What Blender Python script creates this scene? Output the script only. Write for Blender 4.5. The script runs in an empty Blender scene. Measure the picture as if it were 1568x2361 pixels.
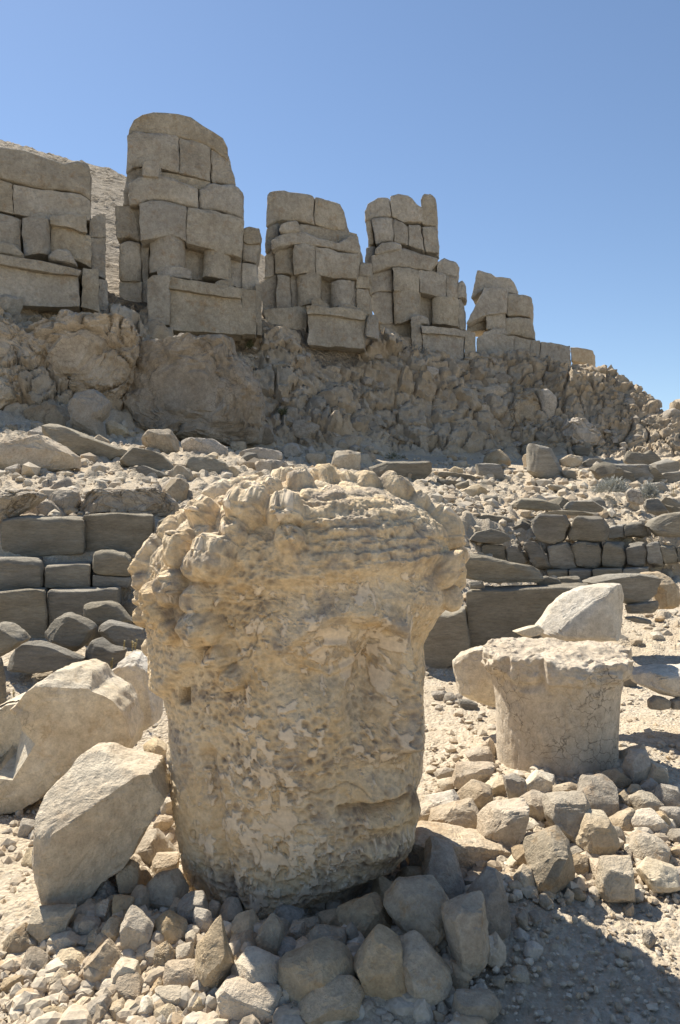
import bpy, bmesh, math, random
import numpy as np
from mathutils import Vector

# ------------------------------------------------------------------ camera, light, exposure
S = bpy.context.scene
COL = S.collection
FPX, CX, CY, CAMH = 1700.0, 784.0, 1180.5, 1.7      # focal length and centre in a 1568 x 2361 picture
cam_d = bpy.data.cameras.new('camera'); cam = bpy.data.objects.new('camera', cam_d); COL.objects.link(cam)
cam.location = (0, 0, CAMH); cam.rotation_euler = (math.radians(90), 0, 0)
cam_d.sensor_fit = 'VERTICAL'; cam_d.sensor_height = 36; cam_d.lens = 36 * FPX / 2361
cam_d.clip_start = 0.05; cam_d.clip_end = 6000
S.camera = cam
SUN_EL, SUN_AZ = math.radians(52), math.atan2(-0.63, 0.77)
w = bpy.data.worlds.new('World'); S.world = w; w.use_nodes = True
nt = w.node_tree; bg = nt.nodes['Background']; sky = nt.nodes.new('ShaderNodeTexSky')
sky.sky_type = 'NISHITA'; sky.sun_disc = False; sky.sun_elevation = SUN_EL; sky.sun_rotation = SUN_AZ
sky.altitude = 2100; sky.air_density = 1.25; sky.dust_density = 0.6; sky.ozone_density = 2.0
nt.links.new(sky.outputs[0], bg.inputs[0]); bg.inputs[1].default_value = 0.082
sun_d = bpy.data.lights.new('sun', 'SUN'); sun_d.energy = 5.0; sun_d.angle = math.radians(0.5); sun_d.color = (1.0, 0.94, 0.83)
sun = bpy.data.objects.new('sun', sun_d); COL.objects.link(sun)
sdir = Vector((math.sin(SUN_AZ) * math.cos(SUN_EL), math.cos(SUN_AZ) * math.cos(SUN_EL), math.sin(SUN_EL)))
sun.rotation_euler = (-sdir).to_track_quat('-Z', 'Y').to_euler(); sun.location = sdir * 50
S.view_settings.view_transform = 'Standard'; S.view_settings.look = 'None'
S.view_settings.exposure = 0.80; S.view_settings.gamma = 1; S.view_settings.use_curve_mapping = False
random.seed(7); RNG = np.random.default_rng(11)

# ------------------------------------------------------------------ noise in numpy
def _h(ix, iy, iz, s=0):
    n = (ix.astype(np.int64) * 374761393 + iy.astype(np.int64) * 668265263 + iz.astype(np.int64) * 2147483647 + s * 974634777) & 0xFFFFFFFF
    n = ((n ^ (n >> 13)) * 1274126177) & 0xFFFFFFFF
    n = ((n ^ (n >> 16)) * 2246822519) & 0xFFFFFFFF
    return ((n ^ (n >> 15)) & 0xFFFFFF) / float(0xFFFFFF)
def vnoise(p, s=0):
    i = np.floor(p); f = p - i; i = i.astype(np.int64); f = f * f * f * (f * (f * 6 - 15) + 10)
    r = 0
    for a in (0, 1):
        wx = f[:, 0] if a else 1 - f[:, 0]
        for b in (0, 1):
            wy = f[:, 1] if b else 1 - f[:, 1]
            for c in (0, 1):
                wz = f[:, 2] if c else 1 - f[:, 2]
                r = r + wx * wy * wz * _h(i[:, 0] + a, i[:, 1] + b, i[:, 2] + c, s)
    return r * 2 - 1
def fbm(p, o=4, s=0, g=0.5, ridged=False):
    r = 0; a = 1.0; t = 0
    for k in range(o):
        n = vnoise(p * 2 ** k + 17.3 * k, s + k)
        if ridged: n = 1 - 2 * np.abs(n)
        r = r + a * n; t += a; a *= g
    return r / t
def worley(p, s=0):
    i = np.floor(p).astype(np.int64); f1 = np.full(len(p), 9.0); f2 = f1.copy(); cid = np.zeros(len(p))
    for a in (-1, 0, 1):
        for b in (-1, 0, 1):
            for c in (-1, 0, 1):
                jx, jy, jz = i[:, 0] + a, i[:, 1] + b, i[:, 2] + c
                d = np.sqrt((jx + _h(jx, jy, jz, s + 1) - p[:, 0]) ** 2 + (jy + _h(jx, jy, jz, s + 2) - p[:, 1]) ** 2 + (jz + _h(jx, jy, jz, s + 3) - p[:, 2]) ** 2)
                m = d < f1
                f2 = np.where(m, f1, np.minimum(f2, d)); cid = np.where(m, _h(jx, jy, jz, s + 4), cid); f1 = np.where(m, d, f1)
    return f1, f2, cid
def sstep(a, b, x):
    t = np.clip((x - a) / (b - a), 0, 1); return t * t * (3 - 2 * t)

# ------------------------------------------------------------------ mesh and tagging helpers
def mesh_np(name, v, faces, mat=None, smooth=True, attrs=None):
    me = bpy.data.meshes.new(name); v = np.asarray(v, dtype=np.float32); faces = np.asarray(faces, dtype=np.int32)
    k = faces.shape[1]; n = len(faces)
    me.vertices.add(len(v)); me.vertices.foreach_set('co', v.ravel())
    me.loops.add(n * k); me.loops.foreach_set('vertex_index', faces.ravel())
    me.polygons.add(n); me.polygons.foreach_set('loop_start', np.arange(0, n * k, k, dtype=np.int32))
    me.polygons.foreach_set('loop_total', np.full(n, k, dtype=np.int32))
    me.polygons.foreach_set('use_smooth', np.full(n, smooth, dtype=bool))
    if mat: me.materials.append(mat)
    me.update(calc_edges=True)
    for an, av in (attrs or {}).items():
        at = me.attributes.new(an, 'FLOAT', 'POINT'); at.data.foreach_set('value', np.asarray(av, dtype=np.float32))
    return me
def link(name, me, loc=(0, 0, 0), parent=None):
    o = bpy.data.objects.new(name, me); COL.objects.link(o); o.location = loc
    if parent: o.parent = parent
    return o
def tag(o, label, cat, group=None):
    o['label'] = label; o['category'] = cat
    if group: o['group'] = group
    return o
def structure(o): o['kind'] = 'structure'; return o
def stuff(o): o['kind'] = 'stuff'; return o
def crop(ox, oy, wd):                                # from a point of an enlarged photo crop to picture coordinates
    k = wd / 1568.0; s = 1568 / 1700.0
    return lambda x, y: ((ox + x * k) * s, (oy + y * k) * s)
ZA, ZB, ZC, ZD, ZE = crop(0, 250, 680), crop(600, 420, 650), crop(1050, 620, 650), crop(0, 750, 650), crop(600, 800, 650)
ZF, ZG, ZH, ZI, ZJ = crop(1100, 1050, 600), crop(0, 1200, 500), crop(330, 1180, 870), crop(350, 1700, 800), crop(0, 1600, 550)
ZK, ZL, ZM, ZN = crop(1050, 1400, 650), crop(1000, 1850, 700), crop(0, 2160, 600), crop(500, 2060, 750)
ZP = lambda x, y: (x, y)

# ------------------------------------------------------------------ materials
def rock_mat(name, c1, c2, spot=None, spot_amt=0.3, scale=2.0, bump=0.5, crack=0.0, var=0.25, layered=False, fine=60):
    m = bpy.data.materials.new(name); m.use_nodes = True; N = m.node_tree.nodes; L = m.node_tree.links
    b = N['Principled BSDF']; b.inputs['Roughness'].default_value = 0.92; b.inputs['Specular IOR Level'].default_value = 0.2
    tc = N.new('ShaderNodeTexCoord'); oi = N.new('ShaderNodeObjectInfo')
    mp = N.new('ShaderNodeMapping'); L.new(tc.outputs['Object'], mp.inputs['Vector'])
    ad = N.new('ShaderNodeMath'); ad.operation = 'MULTIPLY'; ad.inputs[1].default_value = 37; L.new(oi.outputs['Random'], ad.inputs[0])
    L.new(ad.outputs[0], mp.inputs['Location'])
    if layered: mp.inputs['Scale'].default_value = (1, 1, 4)
    def noise(sc, det=8, rough=0.6):
        n = N.new('ShaderNodeTexNoise'); n.inputs['Scale'].default_value = sc; n.inputs['Detail'].default_value = det; n.inputs['Roughness'].default_value = rough
        L.new(mp.outputs[0], n.inputs['Vector']); return n.outputs['Fac']
    def ramp(src, p0, p1, a, c):
        r = N.new('ShaderNodeValToRGB'); r.color_ramp.elements[0].position = p0; r.color_ramp.elements[1].position = p1
        r.color_ramp.elements[0].color = a; r.color_ramp.elements[1].color = c; L.new(src, r.inputs[0]); return r.outputs[0]
    def mix(kind, fac, a, c):
        x = N.new('ShaderNodeMix'); x.data_type = 'RGBA'; x.blend_type = kind
        if isinstance(fac, float): x.inputs[0].default_value = fac
        else: L.new(fac, x.inputs[0])
        for v, s in ((a, x.inputs[6]), (c, x.inputs[7])):
            if isinstance(v, tuple): s.default_value = v
            else: L.new(v, s)
        return x.outputs[2]
    W = lambda c: (c[0], c[1], c[2], 1)
    n1 = noise(scale); n2 = noise(scale * 6, 6); n3 = noise(fine, 4, 0.7)
    col = ramp(n1, 0.35, 0.65, W(c1), W(c2))
    if spot:
        n4 = noise(scale * 2.3, 9, 0.7)
        f = ramp(n4, 0.55, 0.68, (0, 0, 0, 1), (spot_amt,) * 3 + (1,)); bw = N.new('ShaderNodeRGBToBW'); L.new(f, bw.inputs[0])
        col = mix('MIX', bw.outputs[0], col, W(spot))
    col = mix('MULTIPLY', 1.0, col, ramp(n2, 0.25, 0.7, (0.72, 0.72, 0.72, 1), (1.12, 1.12, 1.12, 1)))
    col = mix('MULTIPLY', 1.0, col, ramp(n3, 0.3, 0.7, (0.8, 0.8, 0.8, 1), (1.1, 1.1, 1.1, 1)))
    h = N.new('ShaderNodeMath'); h.operation = 'MULTIPLY_ADD'; L.new(n2, h.inputs[0]); h.inputs[1].default_value = 1.6; L.new(n3, h.inputs[2])
    hh = h.outputs[0]
    if crack > 0:
        vo = N.new('ShaderNodeTexVoronoi'); vo.feature = 'DISTANCE_TO_EDGE'; vo.inputs['Scale'].default_value = scale * 3.2
        wv = N.new('ShaderNodeVectorMath'); wv.operation = 'MULTIPLY_ADD'; nn = N.new('ShaderNodeTexNoise'); nn.inputs['Scale'].default_value = scale * 2.5; nn.inputs['Detail'].default_value = 5
        L.new(mp.outputs[0], nn.inputs['Vector']); L.new(nn.outputs['Color'], wv.inputs[0]); wv.inputs[1].default_value = (0.5 / scale,) * 3; L.new(mp.outputs[0], wv.inputs[2])
        L.new(wv.outputs[0], vo.inputs['Vector'])
        cr = ramp(vo.outputs['Distance'], 0.0, 0.035, (1 - crack,) * 3 + (1,), (1, 1, 1, 1))
        gate = ramp(noise(scale * 0.9, 3), 0.42, 0.6, (0, 0, 0, 1), (1, 1, 1, 1)); gb = N.new('ShaderNodeRGBToBW'); L.new(gate, gb.inputs[0])
        col = mix('MULTIPLY', gb.outputs[0], col, cr)
    hs = N.new('ShaderNodeHueSaturation'); L.new(col, hs.inputs['Color'])
    mr = N.new('ShaderNodeMapRange'); mr.inputs[3].default_value = 1 - var; mr.inputs[4].default_value = 1 + var * 0.8; L.new(oi.outputs['Random'], mr.inputs[0]); L.new(mr.outputs[0], hs.inputs['Value'])
    m2 = N.new('ShaderNodeMath'); m2.operation = 'MULTIPLY'; m2.inputs[1].default_value = 7.31; L.new(oi.outputs['Random'], m2.inputs[0])
    m3 = N.new('ShaderNodeMath'); m3.operation = 'FRACT'; L.new(m2.outputs[0], m3.inputs[0])
    mr2 = N.new('ShaderNodeMapRange'); mr2.inputs[3].default_value = 0.75; mr2.inputs[4].default_value = 1.15; L.new(m3.outputs[0], mr2.inputs[0]); L.new(mr2.outputs[0], hs.inputs['Saturation'])
    L.new(hs.outputs[0], b.inputs['Base Color'])
    bp = N.new('ShaderNodeBump'); bp.inputs['Strength'].default_value = bump; bp.inputs['Distance'].default_value = 0.6 / fine * 2; L.new(hh, bp.inputs['Height']); L.new(bp.outputs[0], b.inputs['Normal'])
    return m
MAT = {
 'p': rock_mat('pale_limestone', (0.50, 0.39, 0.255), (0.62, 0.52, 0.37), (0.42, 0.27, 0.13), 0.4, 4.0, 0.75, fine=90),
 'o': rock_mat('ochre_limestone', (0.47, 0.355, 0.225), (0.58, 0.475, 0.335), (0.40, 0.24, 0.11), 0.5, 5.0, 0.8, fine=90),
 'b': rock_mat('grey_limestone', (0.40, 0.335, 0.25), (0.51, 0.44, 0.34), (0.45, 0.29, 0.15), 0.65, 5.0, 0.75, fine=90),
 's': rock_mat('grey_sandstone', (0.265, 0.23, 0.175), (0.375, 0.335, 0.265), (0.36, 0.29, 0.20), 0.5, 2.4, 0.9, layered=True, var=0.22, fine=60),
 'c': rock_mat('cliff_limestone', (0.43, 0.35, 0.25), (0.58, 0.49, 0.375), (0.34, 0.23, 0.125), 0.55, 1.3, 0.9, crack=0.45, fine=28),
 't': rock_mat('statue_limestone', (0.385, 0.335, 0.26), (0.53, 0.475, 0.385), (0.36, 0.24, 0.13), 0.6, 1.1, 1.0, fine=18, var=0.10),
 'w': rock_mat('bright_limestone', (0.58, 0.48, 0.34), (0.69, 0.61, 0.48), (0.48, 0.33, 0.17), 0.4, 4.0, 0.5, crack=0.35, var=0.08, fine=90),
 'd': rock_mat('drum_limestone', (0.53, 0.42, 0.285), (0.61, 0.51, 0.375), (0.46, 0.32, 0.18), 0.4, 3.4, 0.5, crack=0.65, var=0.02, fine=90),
}

# ------------------------------------------------------------------ terrain height
COLS = [
 (-2500, [(0,0),(5.0,0),(5.9,.33),(6.8,.42),(7.3,.5),(7.9,1.5),(18.5,4.0),(20.3,7.0),(22,8.2),(60,9)]),
 (0, [(0,0),(5.0,0),(5.9,.33),(6.8,.42),(7.3,.5),(7.9,1.5),(8.6,1.72),(13,2.75),(18.7,4.1),(18.9,4.2),(20.3,7.0),(21.0,7.5),(22.2,8.2),(30,8.6),(60,9)]),
 (330, [(0,0),(5.3,0),(6.2,.33),(6.9,.42),(7.4,.5),(8.0,1.5),(9,1.8),(14,2.75),(21.4,3.9),(21.6,4.0),(23.3,7.5),(24,7.9),(25,8.35),(30,8.6),(60,9)]),
 (650, [(0,0),(7.2,0),(7.8,.3),(8.4,1.3),(10,1.7),(14,2.4),(24.1,3.75),(24.3,3.85),(26.8,8.3),(28,8.7),(32,9),(60,9)]),
 (900, [(0,0),(7.6,0),(8.6,.6),(9.5,1.3),(11,1.6),(15,2.25),(27.5,3.9),(27.7,4.0),(30.5,8.7),(32,8.9),(36,9),(60,9)]),
 (1200, [(0,0),(8,0),(10,.3),(12.3,.62),(12.9,1.4),(14,1.7),(20,2.55),(29.6,3.9),(29.8,4.0),(33,8.8),(38,9),(45,8),(60,3)]),
 (1400, [(0,0),(8,0),(10,.27),(12.6,.6),(13.2,1.35),(15,1.75),(20,2.55),(29,3.9),(29.2,4.0),(32,7.9),(37,6.5),(60,0)]),
 (1568, [(0,0),(8,0),(10,.28),(13,.55),(13.6,1.25),(16,1.8),(20,2.45),(28.3,3.9),(28.5,4.0),(30,5.9),(34,4.9),(60,-4)]),
 (1900, [(0,0),(13,.4),(16,1.2),(22,2),(28,2.4),(30,1.5),(60,-8)]),
 (3600, [(0,0),(13,.2),(20,.3),(28,-1),(60,-12)]),
]
HEADC = (-0.13, 3.5); DRUMC = (1.47, 4.85)
def height(X, Y):
    d = np.maximum(Y, 0.5); u = CX + FPX * X / d
    us = np.array([c[0] for c in COLS], float); uu = np.clip(u, us[0], us[-1] - 1e-3)
    k = np.searchsorted(us, uu, side='right') - 1; t = (uu - us[k]) / (us[k + 1] - us[k])
    zz = np.stack([np.interp(d, [p[0] for p in c[1]], [p[1] for p in c[1]]) for c in COLS])
    idx = np.arange(len(d)); z = zz[k, idx] * (1 - t) + zz[k + 1, idx] * t
    q = np.sqrt(((X - HEADC[0]) / 0.62) ** 2 + ((Y - HEADC[1]) / 0.5) ** 2)
    z = z + 0.07 * sstep(2.4, 1.5, q) - 0.08 * sstep(1.45, 1.1, q)
    q2 = np.sqrt(((X - DRUMC[0] - 0.1) / 0.55) ** 2 + ((Y - DRUMC[1] + 0.35) / 0.8) ** 2)
    z = z + 0.10 * sstep(1.9, 0.6, q2)
    return z
DGRID = np.concatenate([np.linspace(1.7, 9, 240), np.linspace(9.05, 60, 420)])
def hits(px, py):                                    # first ground point on the sight line of each pixel
    px = np.asarray(px, float); py = np.asarray(py, float); out = np.zeros(len(px))
    for a in range(0, len(px), 1500):
        x, y = px[a:a + 1500], py[a:a + 1500]; D = np.broadcast_to(DGRID, (len(x), len(DGRID)))
        X = (x[:, None] - CX) / FPX * D; zr = CAMH + (CY - y[:, None]) / FPX * D
        z = height(X.ravel(), D.ravel()).reshape(X.shape); m = z >= zr
        i = np.argmax(m, 1); out[a:a + 1500] = np.where(m.any(1), DGRID[i], np.nan)
    return out
def hit1(x, y): return float(hits([x], [y])[0])
def at(x, y, d): return ((x - CX) / FPX * d, d, CAMH + (CY - y) / FPX * d)

# ------------------------------------------------------------------ rocks
ICO = {}
def ico(n):
    if n not in ICO:
        bm = bmesh.new(); bmesh.ops.create_icosphere(bm, subdivisions=n, radius=1)
        ICO[n] = (np.array([v.co[:] for v in bm.verts]), np.array([[v.index for v in f.verts] for f in bm.faces])); bm.free()
    return ICO[n]
def poly_radius(poly, ang):
    P = np.asarray(poly, float); x, y = P[:, 0], P[:, 1]; x1, y1 = np.roll(x, -1), np.roll(y, -1); cr = x * y1 - x1 * y; A = cr.sum() / 2
    c = np.array([((x + x1) * cr).sum(), ((y + y1) * cr).sum()]) / (6 * A); P = P - c
    dx, dy = np.cos(ang), np.sin(ang); R = np.zeros(len(ang))
    for a, b in zip(P, np.roll(P, -1, 0)):
        e = b - a; den = dx * e[1] - dy * e[0]; den = np.where(np.abs(den) < 1e-9, 1e-9, den)
        t = (a[0] * e[1] - a[1] * e[0]) / den; s = (a[0] * dy - a[1] * dx) / den
        R = np.where((s >= -1e-6) & (s <= 1 + 1e-6) & (t > R), t, R)
    return c, R
ROCKID = [0]
def rock(poly, depth=None, thick=0.8, mat='p', sub=3, cuts=None, rough=1.0, name='rock', label=None, cat='rock', group=None, carve=None, layers=0.0, base=None, p=0.36, ncut=6, push=0.35, ye=0.6, keep=0.9, crag=0.0):
    """a stone with the outline of poly (picture points), its own depth and thickness"""
    ROCKID[0] += 1; sd = ROCKID[0]; rg = np.random.default_rng(1000 + sd)
    P = np.asarray(poly, float); h = P[:, 1].max() - P[:, 1].min(); wd = P[:, 0].max() - P[:, 0].min()
    if depth is None:
        depth = hit1(P[:, 0].mean(), P[:, 1].max() - 0.12 * h)
        if not depth == depth: depth = 20.0
        depth += push * thick * min(wd, h) / FPX * depth * 0.5
    v, f = ico(sub); ang = np.arctan2(-v[:, 2], v[:, 0]); c, R = poly_radius(poly, ang)
    rho = np.sqrt(v[:, 0] ** 2 + v[:, 2] ** 2); k = depth / FPX; half0 = thick * min(wd, h) * k * 0.5; k = (depth - 0.45 * half0) / FPX; R = R * k
    r = R * rho ** p; half = thick * min(wd, h) * k * 0.5; size = math.sqrt(wd * h) * k
    q = np.stack([r * np.cos(ang), np.sign(v[:, 1]) * np.abs(v[:, 1]) ** ye * half, -r * np.sin(ang)], 1)
    planes = list(cuts or []); sil = np.abs(v[:, 1]) < 0.25
    for j in range(ncut):
        n = rg.normal(size=3); n /= np.linalg.norm(n)
        n[1] = -abs(n[1]) * 0.9 - 0.15; n[2] += 0.2; planes.append((*n, rg.uniform(0.5, 0.82)))
    sc = 2.6 / size; off = sd * 3.17; nn = q / (np.linalg.norm(q, axis=1)[:, None] + 1e-6)
    q = q + nn * (0.035 * size * rough * fbm(q * sc * 1.2 + off, 3, sd))[:, None]
    for nx, ny, nz, qq in planes:
        n = np.array([nx, ny, nz]); n /= np.linalg.norm(n); d = q @ n; lim = max(d[sil].max() * keep, d.max() * qq); q = q - np.maximum(d - lim, 0)[:, None] * n * 0.98
    dsp = 0.026 * fbm(q * sc * 3.0 + off, 4, sd + 5, 0.6, ridged=True)
    if sub >= 4: dsp = dsp + 0.009 * fbm(q * sc * 9 + off, 3, sd + 9, ridged=True)
    if mat == 'c' and sub >= 5: crag = crag or 0.09
    if crag:
        qw = q * sc * 1.1 + 0.3 * np.stack([fbm(q * sc * 1.5 + off + 5 * i, 3, i) for i in range(3)], 1) + off; f1, f2, ci = worley(qw, sd); g1, g2, gi = worley(qw * 2.7, sd + 7)
        cd = crag * (0.8 * sstep(0, 0.16, f2 - f1) + 0.7 * (ci - 0.5) + 0.4 * sstep(0, 0.2, g2 - g1) * gi - 0.9) + 0.02 * fbm(q * sc * 6 + off, 4, sd + 2, 0.6, ridged=True)
        q = q + (nn * 0.25 + np.array([0, -0.8, 0.1])) * (cd * size)[:, None]
    if layers: dsp = dsp + layers * np.abs(fbm(np.stack([q[:, 0] * sc, q[:, 1] * sc, q[:, 2] * sc * 7], 1) + off, 2, sd + 3))
    q = q + nn * (dsp * size * rough)[:, None]
    if carve: q = carve(q, c, k, depth)
    kp = (depth - 0.12 * half) / FPX; o = np.array([(c[0] - CX) * kp, depth, CAMH + (CY - c[1]) * kp]); zb = q[:, 2].min() * 0.8
    q[:, 2] -= zb; o[2] += zb
    me = mesh_np(name, q, f, MAT[mat]); me.set_sharp_from_angle(angle=math.radians(24)); ob = link(name, me, o)
    if label: tag(ob, label, cat, group)
    return ob
def blob(Z, x0, y0, x1, y1, rot=0, jit=0.34):       # an irregular outline inside a box
    rg = np.random.default_rng(int(x0 * 7 + y0 * 13 + x1 * 3 + y1)); n = rg.integers(4, 7)
    a = np.sort((np.arange(n) + rg.uniform(-0.28, 0.28, n)) / n * 2 * math.pi) + rg.uniform(0, 1)
    r = 1 + rg.uniform(-jit, jit * 0.8, n); px = np.cos(a) * r; py = np.sin(a) * r
    px = (px - px.min()) / (px.max() - px.min()); py = (py - py.min()) / (py.max() - py.min())
    return [Z(x0 + (x1 - x0) * u, y0 + (y1 - y0) * t) for u, t in zip(px, py)]
def pts(Z, L): return [Z(*q) for q in L]

# ------------------------------------------------------------------ hewn blocks
CUBE = {}
def cube(n):
    if n not in CUBE:
        bm = bmesh.new(); bmesh.ops.create_cube(bm, size=2); bmesh.ops.subdivide_edges(bm, edges=bm.edges[:], cuts=n, use_grid_fill=True)
        bm.verts.ensure_lookup_table(); bm.verts.index_update()
        CUBE[n] = (np.array([v.co[:] for v in bm.verts]), np.array([[v.index for v in f.verts] for f in bm.faces])); bm.free()
    return CUBE[n]
def polyline(L, u):
    L = np.asarray(L, float); t = (L[:, 0] - L[0, 0]) / (L[-1, 0] - L[0, 0])
    return L[0, 0] + (L[-1, 0] - L[0, 0]) * u, np.interp(u, t, L[:, 1])
def block(name, top, bot, plane, thick=0.5, off=0.0, bulge=0.0, cyl=False, rnd=0.05, amp=0.015, nscale=2.5, mat='s', parent=None, cuts=7, org=None, gap=0.0, chips=0.5):
    """a hewn block: top and bottom edge lines in the picture, front plane (point, normal, push-back direction)"""
    ROCKID[0] += 1; sd = ROCKID[0]
    P0, n, ex = plane; v, f = cube(cuts); g = np.sin(v * math.pi / 2)
    x0, x1 = (top[0][0] + bot[0][0]) / 2, (top[-1][0] + bot[-1][0]) / 2; d = P0[1]
    hx = abs(x1 - x0) * d / FPX / 2; ty = np.mean([q[1] for q in top]); by = np.mean([q[1] for q in bot]); hz = max(abs(by - ty) * d / FPX / 2, 0.02); hy = thick / 2
    h = np.array([hx, hy, hz]); r = min(rnd, 0.6 * h.min()); q = g * h; cl = np.clip(q, -(h - r), h - r); e = q - cl
    q = cl + r * e / (np.linalg.norm(e, axis=1)[:, None] + 1e-9) * (np.linalg.norm(e, axis=1)[:, None] > 1e-9)
    q[:, [0, 2]] *= 1 - gap
    a, c, b = (q / h).T
    u = np.clip((a + 1) / 2, 0, 1); t = np.clip((b + 1) / 2, 0, 1)
    tx, tyy = polyline(top, u); bx, byy = polyline(bot, u); px = bx + (tx - bx) * t; py = byy + (tyy - byy) * t
    ray = np.stack([(px - CX) / FPX, np.ones_like(px), (CY - py) / FPX], 1); cam0 = np.array([0, 0, CAMH])
    fp = P0 + n * off
    s = ((fp - cam0) @ n) / (ray @ n); w3 = cam0 + ray * s[:, None] + ex * ((c + 1) / 2 * thick)[:, None]
    if bulge:
        prof = np.sqrt(np.clip(1 - a * a, 0, 1)) if cyl else (1 - a ** 4) * (1 - 0.7 * b ** 4)
        w3 = w3 + n * (bulge * prof * (1 - c) / 2)[:, None]
    if amp:
        chip = amp * chips
        for i in range(3):
            w3[:, i] += amp * fbm(w3 * nscale + 31 * i, 3, i * 7, 0.5) + chip * fbm(w3 * nscale * 2.6 + 31 * i + sd * 0.37, 3, i * 7 + 3, 0.6)
    o = np.array(org) if org is not None else np.array([w3[:, 0].mean(), w3[:, 1].mean(), w3[:, 2].min()])
    me = mesh_np(name, w3 - o, f, MAT[mat]); me.set_sharp_from_angle(angle=math.radians(28)); return link(name, me, (0, 0, 0) if parent else o, parent)
def plane_at(px, py, depth, theta, exdeg=None):      # theta: turn of the front (degrees), positive recedes to the right
    th = math.radians(theta); n = np.array([math.sin(th), -math.cos(th), 0]); P = np.array(at(px, py, depth))
    az = math.atan2(P[0], P[1]) + math.radians(6) if exdeg is None else math.radians(exdeg)
    return P, n, np.array([math.sin(az), math.cos(az), 0])
# ------------------------------------------------------------------ the setting
def terrain_mat():
    m = bpy.data.materials.new('hillside_ground'); m.use_nodes = True; N = m.node_tree.nodes; L = m.node_tree.links
    b = N['Principled BSDF']; b.inputs['Roughness'].default_value = 0.95; b.inputs['Specular IOR Level'].default_value = 0.1
    tc = N.new('ShaderNodeTexCoord'); at_ = N.new('ShaderNodeAttribute'); at_.attribute_name = 'cliff'
    def noise(sc, det=8, rough=0.65):
        n = N.new('ShaderNodeTexNoise'); n.inputs['Scale'].default_value = sc; n.inputs['Detail'].default_value = det; n.inputs['Roughness'].default_value = rough
        L.new(tc.outputs['Object'], n.inputs['Vector']); return n.outputs['Fac']
    def ramp(src, els):
        r = N.new('ShaderNodeValToRGB'); L.new(src, r.inputs[0])
        while len(r.color_ramp.elements) < len(els): r.color_ramp.elements.new(0.5)
        for e, (p, c) in zip(r.color_ramp.elements, els): e.position = p; e.color = (*c, 1)
        return r.outputs[0]
    def mix(kind, fac, a, c):
        x = N.new('ShaderNodeMix'); x.data_type = 'RGBA'; x.blend_type = kind
        if isinstance(fac, float): x.inputs[0].default_value = fac
        else: L.new(fac, x.inputs[0])
        L.new(a, x.inputs[6]); L.new(c, x.inputs[7]); return x.outputs[2]
    vo = N.new('ShaderNodeTexVoronoi'); vo.inputs['Scale'].default_value = 42; L.new(tc.outputs['Object'], vo.inputs['Vector'])
    vo2 = N.new('ShaderNodeTexVoronoi'); vo2.inputs['Scale'].default_value = 17; L.new(tc.outputs['Object'], vo2.inputs['Vector'])
    bw = N.new('ShaderNodeSeparateColor'); L.new(vo.outputs['Color'], bw.inputs[0])
    bw2 = N.new('ShaderNodeSeparateColor'); L.new(vo2.outputs['Color'], bw2.inputs[0])
    earth = ramp(noise(1.1), [(0.3, (0.43, 0.34, 0.235)), (0.5, (0.51, 0.42, 0.305)), (0.68, (0.57, 0.49, 0.37))])
    peb = ramp(bw.outputs[0], [(0.0, (0.40, 0.32, 0.225)), (0.5, (0.55, 0.465, 0.35)), (1.0, (0.68, 0.60, 0.48))])
    peb2 = ramp(bw2.outputs[1], [(0.0, (0.44, 0.355, 0.25)), (0.6, (0.56, 0.475, 0.36)), (1.0, (0.66, 0.58, 0.465))])
    g = mix('MIX', 0.5, peb, peb2)
    gg = ramp(noise(2.5, 5), [(0.4, (0.15,) * 3), (0.62, (0.9,) * 3)]); s_ = N.new('ShaderNodeRGBToBW'); L.new(gg, s_.inputs[0])
    ground = mix('MIX', s_.outputs[0], earth, g)
    cl = ramp(noise(0.8), [(0.32, (0.38, 0.30, 0.21)), (0.5, (0.50, 0.42, 0.315)), (0.68, (0.60, 0.52, 0.41))])
    cl = mix('MULTIPLY', 1.0, cl, ramp(noise(4.5), [(0.28, (0.68,) * 3), (0.62, (1.1,) * 3)]))
    cl = mix('MIX', 0.3, cl, ramp(noise(2.0, 10), [(0.45, (0.38, 0.29, 0.19)), (0.62, (0.53, 0.42, 0.29))]))
    col = mix('MIX', at_.outputs['Fac'], ground, cl)
    col = mix('MULTIPLY', 1.0, col, ramp(noise(38, 4, 0.75), [(0.3, (0.76,) * 3), (0.68, (1.12,) * 3)]))
    L.new(col, b.inputs['Base Color'])
    a1 = N.new('ShaderNodeMath'); a1.operation = 'MULTIPLY_ADD'; L.new(vo.outputs['Distance'], a1.inputs[0]); a1.inputs[1].default_value = -0.8; L.new(noise(30, 6, 0.75), a1.inputs[2])
    a2 = N.new('ShaderNodeMath'); a2.operation = 'MULTIPLY_ADD'; L.new(noise(7, 6), a2.inputs[0]); a2.inputs[1].default_value = 2.5; L.new(a1.outputs[0], a2.inputs[2])
    bp = N.new('ShaderNodeBump'); bp.inputs['Strength'].default_value = 0.7; bp.inputs['Distance'].default_value = 0.03; L.new(a2.outputs[0], bp.inputs['Height']); L.new(bp.outputs[0], b.inputs['Normal'])
    return m
M_GROUND = terrain_mat()

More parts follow.
